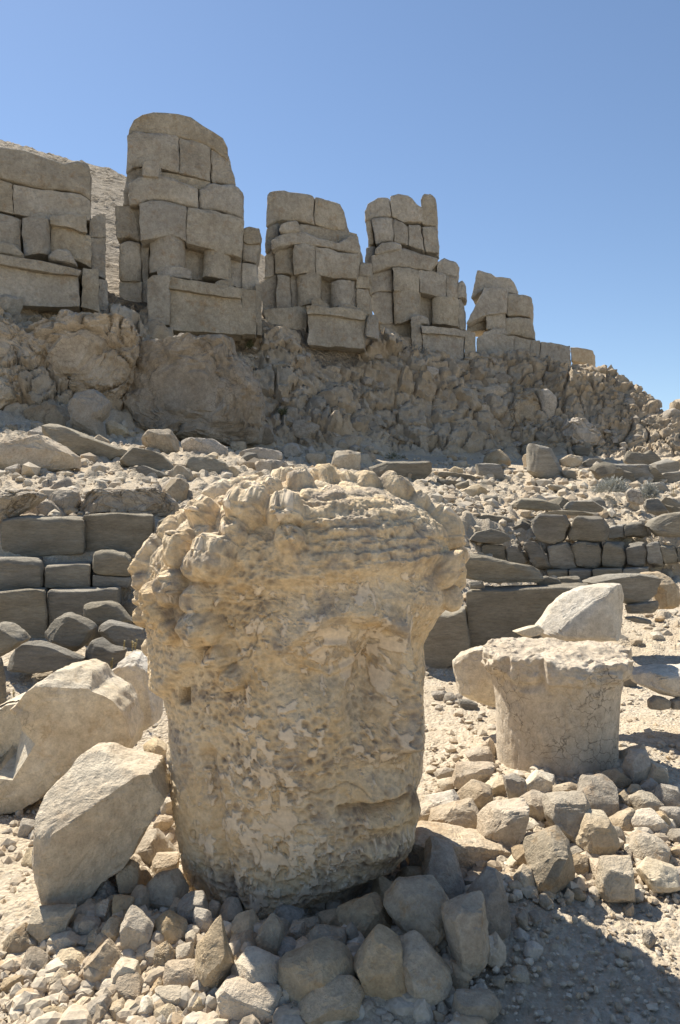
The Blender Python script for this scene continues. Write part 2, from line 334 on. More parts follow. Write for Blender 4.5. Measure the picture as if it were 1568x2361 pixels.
def make_hillside():
    us = np.concatenate([np.linspace(-900, -60, 60, endpoint=False), np.linspace(-60, 1630, 430), np.linspace(1640, 2600, 60)])
    ds = np.concatenate([np.linspace(1.6, 5, 150, endpoint=False), np.linspace(5, 12, 110, endpoint=False), np.linspace(12, 18, 60, endpoint=False), np.linspace(18, 34, 350, endpoint=False), np.linspace(34, 60, 20)])
    U, D = np.meshgrid(us, ds); X = (U - CX) / FPX * D; Y = D
    Z = height(X.ravel(), Y.ravel()).reshape(X.shape)
    # steep rock between the terraces and the statues
    slope = np.gradient(Z, axis=0) / np.gradient(D, axis=0)
    lo = np.interp(U, [0, 330, 650, 900, 1200, 1400, 1568], [17.7, 20.5, 22.8, 26.2, 28.5, 28.0, 27.4]); hi = np.interp(U, [0, 330, 650, 900, 1200, 1400, 1568], [22, 24.5, 27.5, 31, 33.5, 33, 31.5])
    cliff = sstep(-0.4, 0.9, D - lo) * sstep(2.5, 0.0, D - hi)
    P = np.stack([X, Y, Z], -1); du = np.gradient(P, axis=1); dv = np.gradient(P, axis=0); n = np.cross(du, dv); n /= np.linalg.norm(n, axis=-1, keepdims=True)
    n = np.where(n[..., 2:] < 0, -n, n); p = P.reshape(-1, 3); nn = n.reshape(-1, 3).copy()
    c = cliff.ravel(); m = c > 0.01; h = np.zeros(len(p)); q = p[m] + 0.35 * np.stack([fbm(p[m] * 0.9 + 9 * i, 2, i) for i in range(3)], 1)
    f1, f2, _ = worley(q * np.array([0.42, 0.42, 0.36]) + 3.1, 1); g1, g2, gid = worley(q * np.array([1.15, 1.1, 0.95]) + 7.7, 5); e1, e2, eid = worley(q * 2.9 + 2, 9)
    big = sstep(0, 0.22, f2 - f1); med = sstep(0, 0.13, g2 - g1); sml = sstep(0, 0.14, e2 - e1)
    rub = sstep(-0.2, 0.35, fbm(q * 0.35 + 4, 2, 33))
    h[m] = c[m] * (0.75 * (0.6 - f1) * big + 0.30 * med * (0.4 + gid) + 0.20 * sml * (0.3 + eid) * (0.4 + 0.6 * rub) + 0.22 * fbm(q * 0.7, 4, 21) + 0.13 * fbm(q * 2.3, 4, 27, 0.6, ridged=True) + 0.10 * np.round(2.5 * fbm(p[m] * np.array([0.9, 0.9, 2.2]) + 6, 3, 29)) / 2.5 - 0.25)
    gr = 1 - c; near = np.clip(6 / np.maximum(p[:, 1], 1.5), 0, 1)
    h += gr * (0.030 * fbm(p * 1.6, 3, 41) + 0.010 * fbm(p * 9, 3, 43))
    k = p[:, 1] < 13
    w1, w2, wid = worley(p[k] * 15, 51); h[k] += gr[k] * 0.016 * (wid > 0.55) * sstep(0.55, 0.15, w1)
    w1, w2, wid = worley(p[k] * 34, 57); h[k] += gr[k] * 0.009 * sstep(0.6, 0.1, w1)
    t = (p[:, 1] > 8) & (p[:, 1] < 20); w1, w2, wid = worley(p[t] * 4.5, 61); h[t] += gr[t] * sstep(8, 9.5, p[t, 1]) * 0.09 * (wid > 0.5) * sstep(0.6, 0.2, w1)
    nn[:, 1] = np.where(c > 0.3, nn[:, 1], nn[:, 1]); p = p + nn * h[:, None]
    R, Cc = U.shape; i = np.arange(R * Cc).reshape(R, Cc)
    F = np.stack([i[:-1, :-1].ravel(), i[:-1, 1:].ravel(), i[1:, 1:].ravel(), i[1:, :-1].ravel()], 1)
    me = mesh_np('hillside', p, F, M_GROUND, True, {'cliff': c}); me.set_sharp_from_angle(angle=math.radians(38)); return structure(link('hillside', me))
make_hillside()
def sheet(name, x0, y0, x1, y1, z, mat, nx=60, ny=60, amp=0.0):
    x, y = np.meshgrid(np.linspace(x0, x1, nx), np.linspace(y0, y1, ny)); p = np.stack([x.ravel(), y.ravel(), np.full(x.size, z)], 1)
    if amp: p[:, 2] += amp * fbm(p * 0.3, 3, 77)
    i = np.arange(nx * ny).reshape(ny, nx); F = np.stack([i[:-1, :-1].ravel(), i[:-1, 1:].ravel(), i[1:, 1:].ravel(), i[1:, :-1].ravel()], 1)
    return structure(link(name, mesh_np(name, p, F, mat, True, {'cliff': np.zeros(len(p))})))
sheet('terrace_ground', -40, -40, 40, 6, -0.06, M_GROUND)
sheet('far_plain', -3000, -3000, 3000, 3000, -14, M_GROUND, 20, 20)

def make_tumulus():
    bh, t = np.meshgrid(np.concatenate([np.linspace(-3, 0.8, 8), np.linspace(1.0, 40, 230), np.linspace(40.5, 70, 50)]), np.linspace(-55, 60, 460))
    X = -8.85 - 0.57 * bh + 0.82 * t; Y = 22 + 0.82 * bh + 0.57 * t
    sl = np.where(bh < 26, 0.62 * bh, 16.12 + 6 * (1 - np.exp(-0.1033 * np.maximum(bh - 26, 0)))) - np.maximum(bh - 42, 0) * 0.5
    z = 8.1 + sl - 0.3 * np.maximum(t - 11, 0) - 0.35 * np.maximum(-t - 8, 0) - np.maximum(0.8 - bh, 0) * 3
    p = np.stack([X, Y, z], -1).reshape(-1, 3)
    p[:, 2] += 0.15 * fbm(p * 0.25, 3, 3); w1, w2, wid = worley(p * 1.9, 71); p[:, 2] += 0.24 * sstep(0.6, 0.1, w1) * wid; w1, w2, wid = worley(p * 0.8, 73); p[:, 2] += 0.10 * sstep(0.5, 0.1, w1) * (wid > 0.8)
    k, l = X.shape; i = np.arange(k * l).reshape(k, l); F = np.stack([i[:-1, :-1].ravel(), i[1:, :-1].ravel(), i[1:, 1:].ravel(), i[:-1, 1:].ravel()], 1)
    m = rock_mat('tumulus_gravel', (0.34, 0.28, 0.205), (0.46, 0.39, 0.305), None, 0, 0.5, 1.0, fine=3.0, var=0)
    return structure(link('tumulus_hill', mesh_np('tumulus_hill', p, F, m)))
make_tumulus()

# ------------------------------------------------------------------ the colossal seated statues
def statue(label, base_px, depth, theta, Z, blocks, core, thick=1.5, exdeg=None):
    bx, by = Z(*base_px); pl = plane_at(bx, by, depth, theta, exdeg); o = Vector(pl[0]) + Vector(pl[2]) * 0.8
    root = link('colossal_statue', None, o); tag(root, label, 'statue', 'colossal seated statues on the terrace')
    lowest = max(max(q[1] for q in b[2]) for b in blocks); highest = min(min(q[1] for q in b[1]) for b in blocks)
    for b in blocks:
        nm, top, bot = b[0], pts(Z, b[1]), pts(Z, b[2]); kw = dict(b[3]) if len(b) > 3 else {}
        th = kw.pop('thick', thick); kw['off'] = kw.get('off', 0) * (1.25 if kw.get('off', 0) > 0 else 0.55); kw['bulge'] = kw.get('bulge', 0) * (1 if kw.get('cyl') else 0.5); bot = [(x, y + (26 if np.mean([q[1] for q in b[2]]) > lowest - 0.13 * (lowest - highest) else 0)) for x, y in bot]; block(nm, top, bot, pl, thick=th, rnd=min(kw.pop('rnd', 0.03) * 0.6, 0.08), amp=kw.pop('amp', 0.11) * 0.5, nscale=2.2, mat='t', parent=root, org=o, gap=-0.008, cuts=11, chips=0.7, **kw)
    for top, bot in core:
        block('core', pts(Z, top), pts(Z, bot), pl, thick=1.0, off=-0.45, rnd=0.1, amp=0.08, nscale=1.6, mat='t', parent=root, org=o)
    return root
L1, B1, C1 = 'leg', 'stone_block', 'footstool'
statue('tallest colossal seated statue, second from the left, its rounded top highest against the sky', (1000, 1260), 25, 27, ZA, [
 ('crown_block', [(737,215),(748,150),(775,110),(810,85),(870,66),(935,65),(1040,75),(1110,95),(1150,130),(1220,165),(1280,215),(1308,270),(1316,330)], [(735,232),(800,180),(910,192),(1030,212),(1110,235),(1215,275),(1316,345)], dict(rnd=.2)),
 (B1, [(733,205),(800,180),(1033,213)], [(729,425),(760,398),(830,378),(1028,418)], dict(bulge=.25, off=.02)),
 (B1, [(1038,214),(1213,275)], [(1033,420),(1208,472)], dict(bulge=.08)),
 (B1, [(1215,276),(1322,325)], [(1213,478),(1358,492)], dict(off=-.15, bulge=.1, rnd=.2)),
 (B1, [(825,362),(862,345),(915,354)], [(822,440),(917,442)], dict(off=.35, thick=1.0)),
 (B1, [(728,430),(750,410),(830,385)], [(708,600),(742,598),(800,570)], dict(off=-.1)),
 (B1, [(742,480),(822,425),(960,432),(1142,512)], [(740,598),(800,598),(870,573),(960,576),(1075,613),(1143,626)], dict(off=.25, bulge=.12, rnd=.18)),
 (B1, [(915,418),(1010,425),(1208,476)], [(918,470),(1010,470),(1208,530)], dict(off=-.1)),
 (B1, [(1148,518),(1222,482),(1350,482),(1402,535)], [(1148,622),(1252,634),(1400,690)], dict(off=.15, bulge=.18, rnd=.3)),
 (B1, [(662,605),(735,600),(806,605)], [(672,800),(740,790),(808,815)], dict(off=-.12, rnd=.2, thick=1.2)),
 ('knee_block', [(803,602),(870,578),(960,580),(1076,618)], [(812,810),(900,802),(1000,778),(1072,816)], dict(off=.35, bulge=.2)),
 ('knee_block', [(1084,620),(1250,640),(1402,692)], [(1075,826),(1200,862),(1392,912)], dict(off=.35, bulge=.2)),
 (L1, [(862,805),(960,780),(1066,812)], [(862,1000),(1064,1010)], dict(off=.1, bulge=.35, cyl=True)),
 ('foot', [(905,970),(980,955),(1060,962),(1100,990)], [(905,1012),(980,1015),(1098,1032)], dict(off=.5, thick=.8)),
 (B1, [(1066,852),(1180,872)], [(1066,1020),(1175,1045)], dict(off=-.3)),
 (L1, [(1176,866),(1332,892)], [(1162,1025),(1332,1062)], dict(off=.1, bulge=.35, cyl=True)),
 ('foot', [(1240,1045),(1290,1032),(1350,1060)], [(1240,1072),(1350,1090)], dict(off=.45, thick=.7)),
 (B1, [(1332,892),(1392,912)], [(1332,1068),(1394,1082)], dict(off=-.05)),
 ('throne_post', [(686,824),(720,810),(806,816)], [(686,1040),(806,1046)], dict(bulge=.2, rnd=.2, off=.05)),
 ('throne_post', [(688,1046),(818,1046)], [(700,1180),(775,1255),(825,1255)], dict(off=-.05)),
 ('throne_post', [(812,818),(858,820)], [(822,1248),(852,1240)], dict(off=-.25)),
 (B1, [(852,1035),(885,1005),(980,1006)], [(852,1226),(972,1228)], dict(off=.8)),
 (C1, [(980,1016),(1185,1052),(1392,1084)], [(980,1086),(1185,1120),(1392,1146)], dict(off=.75)),
 (C1, [(980,1088),(1185,1120),(1392,1148)], [(980,1260),(1185,1275),(1392,1290)], dict(off=.62)),
 (B1, [(1392,1084),(1476,1098)], [(1390,1285),(1476,1290)], dict(off=.6)),
 (B1, [(1398,738),(1432,724),(1490,736),(1506,765)], [(1400,815),(1440,830),(1500,830)], dict(off=.1, rnd=.25)),
 (B1, [(1400,820),(1500,830)], [(1398,922),(1478,938)], dict(off=0, rnd=.15)),
 ('throne_post', [(1394,930),(1480,942)], [(1394,1092),(1502,1105)], dict(off=.05, rnd=.15)),
 ('throne_post', [(1470,1060),(1506,1064)], [(1478,1285),(1508,1290)], dict(off=.2)),
 ], [([(760,200),(1000,110),(1290,300)], [(745,600),(1380,690)]), ([(700,620),(1380,660)], [(715,1240),(1480,1270)])], thick=1.5)
statue('leftmost colossal seated statue, broken off at the shoulders and cut by the picture edge', (0, 1120), 22, 27, ZA, [
 (B1, [(-500,190),(0,268),(60,292),(140,288),(190,322),(240,322),(350,352),(390,372),(470,346),(505,360),(520,400)], [(-500,375),(0,455),(240,510),(440,530),(522,575)], dict(bulge=.1, rnd=.25, amp=.14)),
 (B1, [(-500,385),(-200,425),(75,480)], [(-500,560),(75,652)], {}),
 (B1, [(80,486),(240,516),(440,536),(522,578)], [(80,652),(200,682),(280,692),(522,690)], {}),
 (L1, [(-240,610),(20,655),(122,686)], [(-240,840),(0,860),(125,895)], dict(off=.05, bulge=.2)),
 (L1, [(128,684),(292,702)], [(138,905),(294,905)], dict(off=.15, bulge=.3, cyl=True)),
 ('knee_block', [(295,668),(400,655),(498,668)], [(298,722),(400,735),(495,765)], dict(off=.3)),
 (L1, [(298,722),(400,738),(522,782)], [(288,895),(400,910),(522,965)], dict(off=.1, bulge=.2)),
 ('foot', [(-120,790),(0,812),(60,815),(132,870)], [(-120,870),(0,885),(135,900)], dict(off=.5, rnd=.25)),
 ('foot', [(285,880),(330,855),(400,865),(445,935)], [(280,915),(442,950)], dict(off=.5, rnd=.25)),
 (C1, [(-500,775),(0,888),(240,928),(472,975)], [(-500,840),(0,945),(240,985),(445,1012)], dict(off=.75)),
 (C1, [(-500,840),(0,945),(240,985),(450,1012)], [(-500,1090),(0,1120),(462,1125)], dict(off=.6)),
 ('throne_post', [(478,968),(566,986)], [(470,1125),(572,1160)], dict(off=.5)),
 (B1, [(522,685),(560,655),(606,652)], [(520,792),(606,792)], dict(off=-.1)),
 ('throne_post', [(520,796),(606,800)], [(524,985),(606,1030)], dict(off=-.05)),
 (B1, [(568,1030),(620,1034)], [(568,1150),(620,1150)], dict(off=.2)),
 ], [([(-500,240),(500,420)], [(-500,1000),(520,1050)])], thick=1.6)
statue('third colossal seated statue from the left, topped by two wide flat blocks side by side', (560, 1000), 29, 27, ZB, [
 (B1, [(163,180),(172,150),(192,136),(270,130),(442,160)], [(158,355),(222,320),(350,312),(444,342)], dict(bulge=.12, rnd=.25)),
 (B1, [(446,164),(550,194),(600,215),(626,255)], [(448,342),(560,374),(634,378)], dict(bulge=.1, rnd=.2)),
 (B1, [(158,365),(195,340),(237,325)], [(148,515),(185,495),(228,472)], dict(off=-.1, rnd=.2)),
 (B1, [(238,350),(285,312),(340,310),(362,345)], [(236,385),(362,378)], dict(off=.4, rnd=.25, thick=1)),
 (B1, [(185,430),(228,400),(330,375),(400,385),(470,420),(590,450),(692,392),(722,465)], [(190,500),(225,476),(320,456),(450,466),(590,496),(726,516)], dict(off=.3, bulge=.1, rnd=.2)),
 (B1, [(362,336),(635,378),(706,396)], [(380,420),(560,445),(715,455)], dict(off=-.05)),
 (B1, [(148,525),(205,490)], [(144,672),(210,645)], dict(off=-.15, rnd=.15)),
 ('knee_block', [(205,495),(318,470)], [(212,632),(322,642)], dict(off=.05, rnd=.2)),
 ('knee_block', [(320,466),(380,454),(452,468)], [(328,640),(380,632),(452,640)], dict(off=.3, bulge=.2)),
 ('knee_block', [(455,472),(590,500),(724,518)], [(455,636),(560,666),(702,662)], dict(off=.3, bulge=.15)),
 ('throne_post', [(218,640),(302,648)], [(220,850),(306,850)], dict(off=.05, rnd=.15)),
 (B1, [(128,690),(218,645)], [(132,890),(220,890)], dict(off=-.35)),
 (B1, [(308,648),(345,650)], [(312,840),(350,835)], dict(off=-.15)),
 (L1, [(344,652),(430,640),(486,662)], [(346,840),(484,812)], dict(off=.1, bulge=.3, cyl=True)),
 ('foot', [(430,800),(480,785),(528,812)], [(430,828),(530,836)], dict(off=.5, thick=.6)),
 (B1, [(486,664),(556,680)], [(484,838),(552,838)], dict(off=-.3)),
 (L1, [(552,690),(690,690)], [(545,846),(664,838)], dict(off=.1, bulge=.35, cyl=True)),
 ('foot', [(585,838),(640,820),(722,848)], [(585,858),(722,868)], dict(off=.5, thick=.6)),
 (B1, [(688,640),(726,580)], [(668,850),(702,860)], dict(off=-.1)),
 (B1, [(150,855),(330,840),(352,828),(398,820)], [(150,935),(330,960),(402,966)], dict(off=.2)),
 (C1, [(402,826),(550,840),(720,856),(766,882)], [(402,882),(550,890),(748,916)], dict(off=.75)),
 (C1, [(410,884),(550,892),(750,918)], [(410,1000),(750,1022)], dict(off=.62)),
 (B1, [(726,560),(792,566)], [(716,655),(788,655)], dict(off=0, rnd=.2)),
 (B1, [(702,655),(782,656)], [(700,722),(782,724)], dict(off=.05)),
 ('throne_post', [(700,724),(778,728)], [(700,880),(786,885)], dict(off=.05, rnd=.15)),
 ], [([(175,180),(600,240)], [(165,520),(715,520)]), ([(160,500),(700,520)], [(170,960),(760,960)])], thick=1.4)
statue('colossal seated statue with a thin upright pillar stub on one shoulder, fourth from left', (1000, 1060), 32, 27, ZB, [
 (B1, [(748,270),(770,212),(830,176),(902,178)], [(752,318),(840,296),(912,292)], dict(bulge=.1, rnd=.25)),
 (B1, [(904,170),(960,150),(1010,164),(1046,186),(1064,220),(1112,242)], [(914,292),(980,320),(1112,328)], dict(rnd=.2)),
 (B1, [(756,322),(785,308)], [(772,466),(805,450)], dict(off=-.05, rnd=.15)),
 (B1, [(790,306),(840,297),(917,296)], [(812,455),(840,445),(917,432)], dict(off=.15, bulge=.15, rnd=.2)),
 (B1, [(920,300),(980,322),(1012,352)], [(924,440),(1012,468)], dict(rnd=.15)),
 (B1, [(1015,336),(1088,342)], [(1014,468),(1112,502)], dict(rnd=.15)),
 (B1, [(1090,180),(1110,151),(1150,152),(1176,182),(1184,240)], [(1100,340),(1140,345),(1186,350)], dict(rnd=.25, thick=.9)),
 (B1, [(1098,350),(1190,352)], [(1112,500),(1196,516)], dict(rnd=.2, thick=.9)),
 (B1, [(812,485),(850,446),(930,436),(972,460)], [(812,515),(972,492)], dict(off=.35, rnd=.25, thick=1)),
 (B1, [(756,480),(812,466)], [(752,568),(798,620)], dict(off=-.1, rnd=.15)),
 (B1, [(788,525),(900,492),(985,476),(1085,515),(1196,548)], [(796,625),(900,597),(1010,595),(1140,622)], dict(off=.25, bulge=.1, rnd=.2)),
 (B1, [(1184,566),(1230,540),(1290,560),(1319,584)], [(1184,636),(1308,656)], dict(off=.1, rnd=.2)),
 (B1, [(1155,590),(1182,588)], [(1150,625),(1182,630)], dict(off=-.1, thick=.5)),
 ('knee_block', [(768,652),(840,622),(918,606)], [(780,762),(840,742),(918,745)], dict(off=.05, rnd=.2)),
 ('knee_block', [(920,602),(1010,598),(1080,616)], [(928,742),(1080,745)], dict(off=.3, bulge=.15)),
 ('knee_block', [(1080,616),(1242,642)], [(1084,750),(1242,782)], dict(off=.28, bulge=.05)),
 ('knee_block', [(1244,646),(1310,660)], [(1244,785),(1312,802)], dict(off=.25, bulge=.1)),
 ('throne_post', [(786,768),(835,746),(918,752)], [(790,850),(845,940),(918,944)], dict(off=0, rnd=.15)),
 (L1, [(922,746),(1000,740),(1086,752)], [(928,945),(1086,895)], dict(off=.1, bulge=.3, cyl=True)),
 (B1, [(1086,758),(1165,780)], [(1088,940),(1160,945)], dict(off=-.35)),
 (L1, [(1158,785),(1242,785),(1314,804)], [(1158,945),(1314,965)], dict(off=.1, bulge=.35, cyl=True)),
 (B1, [(1312,690),(1338,680),(1362,702)], [(1312,782),(1362,784)], dict(off=-.1, rnd=.2)),
 (B1, [(1312,784),(1335,790),(1350,825)], [(1318,968),(1362,972)], dict(off=-.05, rnd=.15)),
 ('foot', [(1028,900),(1080,880),(1132,900)], [(1040,940),(1134,940)], dict(off=.5, rnd=.2, thick=.7)),
 (B1, [(842,946),(1030,936)], [(846,1060),(1042,1080)], dict(off=-.1)),
 (B1, [(1030,922),(1092,932)], [(1040,1090),(1098,1095)], dict(off=.6)),
 (C1, [(1094,946),(1230,958),(1358,976)], [(1098,990),(1352,1012)], dict(off=.75)),
 (C1, [(1100,992),(1348,1012)], [(1104,1105),(1348,1132)], dict(off=.62)),
 ('throne_post', [(1356,976),(1416,992)], [(1356,1120),(1422,1125)], dict(off=.5)),
 ], [([(770,230),(1160,240)], [(770,600),(1160,610)]), ([(800,600),(1300,660)], [(810,1060),(1340,1060)])], thick=1.3)
statue('smallest and farthest colossal statue ruin, at the right end, topped by a slanting slab', (560, 560), 35, 27, ZC, [
 (B1, [(344,131),(430,150),(455,168),(550,180),(579,224)], [(308,305),(395,238),(576,275)], dict(rnd=.12)),
 (B1, [(390,236),(450,234),(526,250)], [(277,456),(400,404),(522,386)], dict(off=.3, rnd=.1)),
 (B1, [(526,272),(600,280),(640,282),(674,304)], [(526,408),(600,405),(670,416)], dict(off=.15, rnd=.25, bulge=.15)),
 (B1, [(394,402),(512,386)], [(394,492),(512,496)], dict(off=.2, rnd=.15)),
 (B1, [(286,458),(396,420)], [(284,500),(396,500)], dict(off=-.3)),
 (L1, [(514,418),(600,415),(671,420)], [(514,525),(600,528),(690,552)], dict(off=.1, bulge=.2, rnd=.15)),
 ('foot', [(385,505),(440,490),(515,490)], [(375,525),(515,518)], dict(off=.4, thick=.8)),
 (C1, [(340,545),(385,520),(470,518),(562,532)], [(338,660),(562,665)], dict(off=.45)),
 (C1, [(565,532),(670,552)], [(565,665),(640,668)], dict(off=.42)),
 (C1, [(672,552),(722,562)], [(645,665),(722,668)], dict(off=.4)),
 (C1, [(725,566),(790,570),(902,590)], [(725,668),(902,672)], dict(off=.4)),
 ], [([(410,260),(650,320)], [(410,540),(650,540)])], thick=1.3)
pl = plane_at(*ZC(970, 660), 36.5, 20)
tag(block('stone_block', pts(ZC, [(905,596),(960,600),(1042,616)]), pts(ZC, [(905,680),(1046,710)]), pl, 1.4, rnd=.08, amp=.06, nscale=1.6, mat='o'), 'pale ochre block at the far right end of the statue platform, on the skyline', 'block')
pl = plane_at(*ZB(790, 1020), 28.6, 20)
tag(block('standing_slab', pts(ZB, [(768,890),(785,878),(812,878),(832,900)]), pts(ZB, [(755,1015),(832,1035)]), pl, .5, rnd=.08, amp=.05, nscale=1.6, mat='t'), 'small upright slab standing between the third and fourth statues', 'slab')
pl = plane_at(*ZB(170, 940), 29.5, 20)
# ------------------------------------------------------------------ the carved head
def head_mat():
    m = bpy.data.materials.new('weathered_head_limestone'); m.use_nodes = True; N = m.node_tree.nodes; L = m.node_tree.links
    b = N['Principled BSDF']; b.inputs['Roughness'].default_value = 0.85; b.inputs['Specular IOR Level'].default_value = 0.25
    tc = N.new('ShaderNodeTexCoord')
    def A(n): a = N.new('ShaderNodeAttribute'); a.attribute_name = n; return a.outputs['Fac']
    def noise(sc, det=8, rough=0.65):
        n = N.new('ShaderNodeTexNoise'); n.inputs['Scale'].default_value = sc; n.inputs['Detail'].default_value = det; n.inputs['Roughness'].default_value = rough
        L.new(tc.outputs['Object'], n.inputs['Vector']); return n.outputs['Fac']
    def ramp(src, els):
        r = N.new('ShaderNodeValToRGB'); L.new(src, r.inputs[0])
        while len(r.color_ramp.elements) < len(els): r.color_ramp.elements.new(0.5)
        for e, (p, c) in zip(r.color_ramp.elements, els): e.position = p; e.color = (*c, 1)
        return r.outputs[0]
    def mix(kind, fac, a, c):
        x = N.new('ShaderNodeMix'); x.data_type = 'RGBA'; x.blend_type = kind
        if isinstance(fac, float): x.inputs[0].default_value = fac
        else: L.new(fac, x.inputs[0])
        for v, s in ((a, x.inputs[6]), (c, x.inputs[7])):
            if isinstance(v, tuple): s.default_value = (*v, 1)
            else: L.new(v, s)
        return x.outputs[2]
    col = ramp(noise(3.2), [(0.3, (0.68, 0.495, 0.275)), (0.5, (0.75, 0.59, 0.38)), (0.68, (0.74, 0.625, 0.455))])
    f = N.new('ShaderNodeRGBToBW'); L.new(ramp(noise(7, 9, 0.7), [(0.5, (0,) * 3), (0.66, (0.6,) * 3)]), f.inputs[0]); col = mix('MIX', f.outputs[0], col, (0.56, 0.375, 0.18))
    f = N.new('ShaderNodeRGBToBW'); L.new(ramp(noise(5.1, 9, 0.7), [(0.50, (0,) * 3), (0.62, (0.8,) * 3)]), f.inputs[0]); col = mix('MIX', f.outputs[0], col, (0.40, 0.335, 0.265))
    pit = N.new('ShaderNodeMath'); pit.operation = 'MULTIPLY'; L.new(A('pit'), pit.inputs[0]); L.new(ramp(noise(5, 4), [(0.35, (0.25,) * 3), (0.6, (0.95,) * 3)]), pit.inputs[1])
    col = mix('MIX', pit.outputs[0], col, (0.25, 0.195, 0.145))
    pc = ramp(noise(4, 6), [(0.35, (0.64, 0.515, 0.37)), (0.65, (0.73, 0.61, 0.46))]); pf = N.new('ShaderNodeMath'); pf.operation = 'MULTIPLY'; pf.inputs[1].default_value = 0.8; L.new(A('pol'), pf.inputs[0])
    col = mix('MIX', pf.outputs[0], col, pc)
    col = mix('MIX', A('dark_mark'), col, (0.16, 0.115, 0.08))
    col = mix('MULTIPLY', 1.0, col, ramp(noise(45, 5, 0.7), [(0.3, (0.8,) * 3), (0.68, (1.1,) * 3)]))
    L.new(col, b.inputs['Base Color'])
    inv = N.new('ShaderNodeMath'); inv.operation = 'SUBTRACT'; inv.inputs[0].default_value = 1.0; L.new(A('pol'), inv.inputs[1])
    hh = N.new('ShaderNodeMath'); hh.operation = 'MULTIPLY_ADD'; L.new(noise(26, 6, 0.65), hh.inputs[0]); hh.inputs[1].default_value = 1.5; L.new(noise(80, 4, 0.7), hh.inputs[2])
    h2 = N.new('ShaderNodeMath'); h2.operation = 'MULTIPLY'; L.new(hh.outputs[0], h2.inputs[0]); L.new(inv.outputs[0], h2.inputs[1])
    bp = N.new('ShaderNodeBump'); bp.inputs['Strength'].default_value = 0.6; bp.inputs['Distance'].default_value = 0.02; L.new(h2.outputs[0], bp.inputs['Height']); L.new(bp.outputs[0], b.inputs['Normal'])
    return m

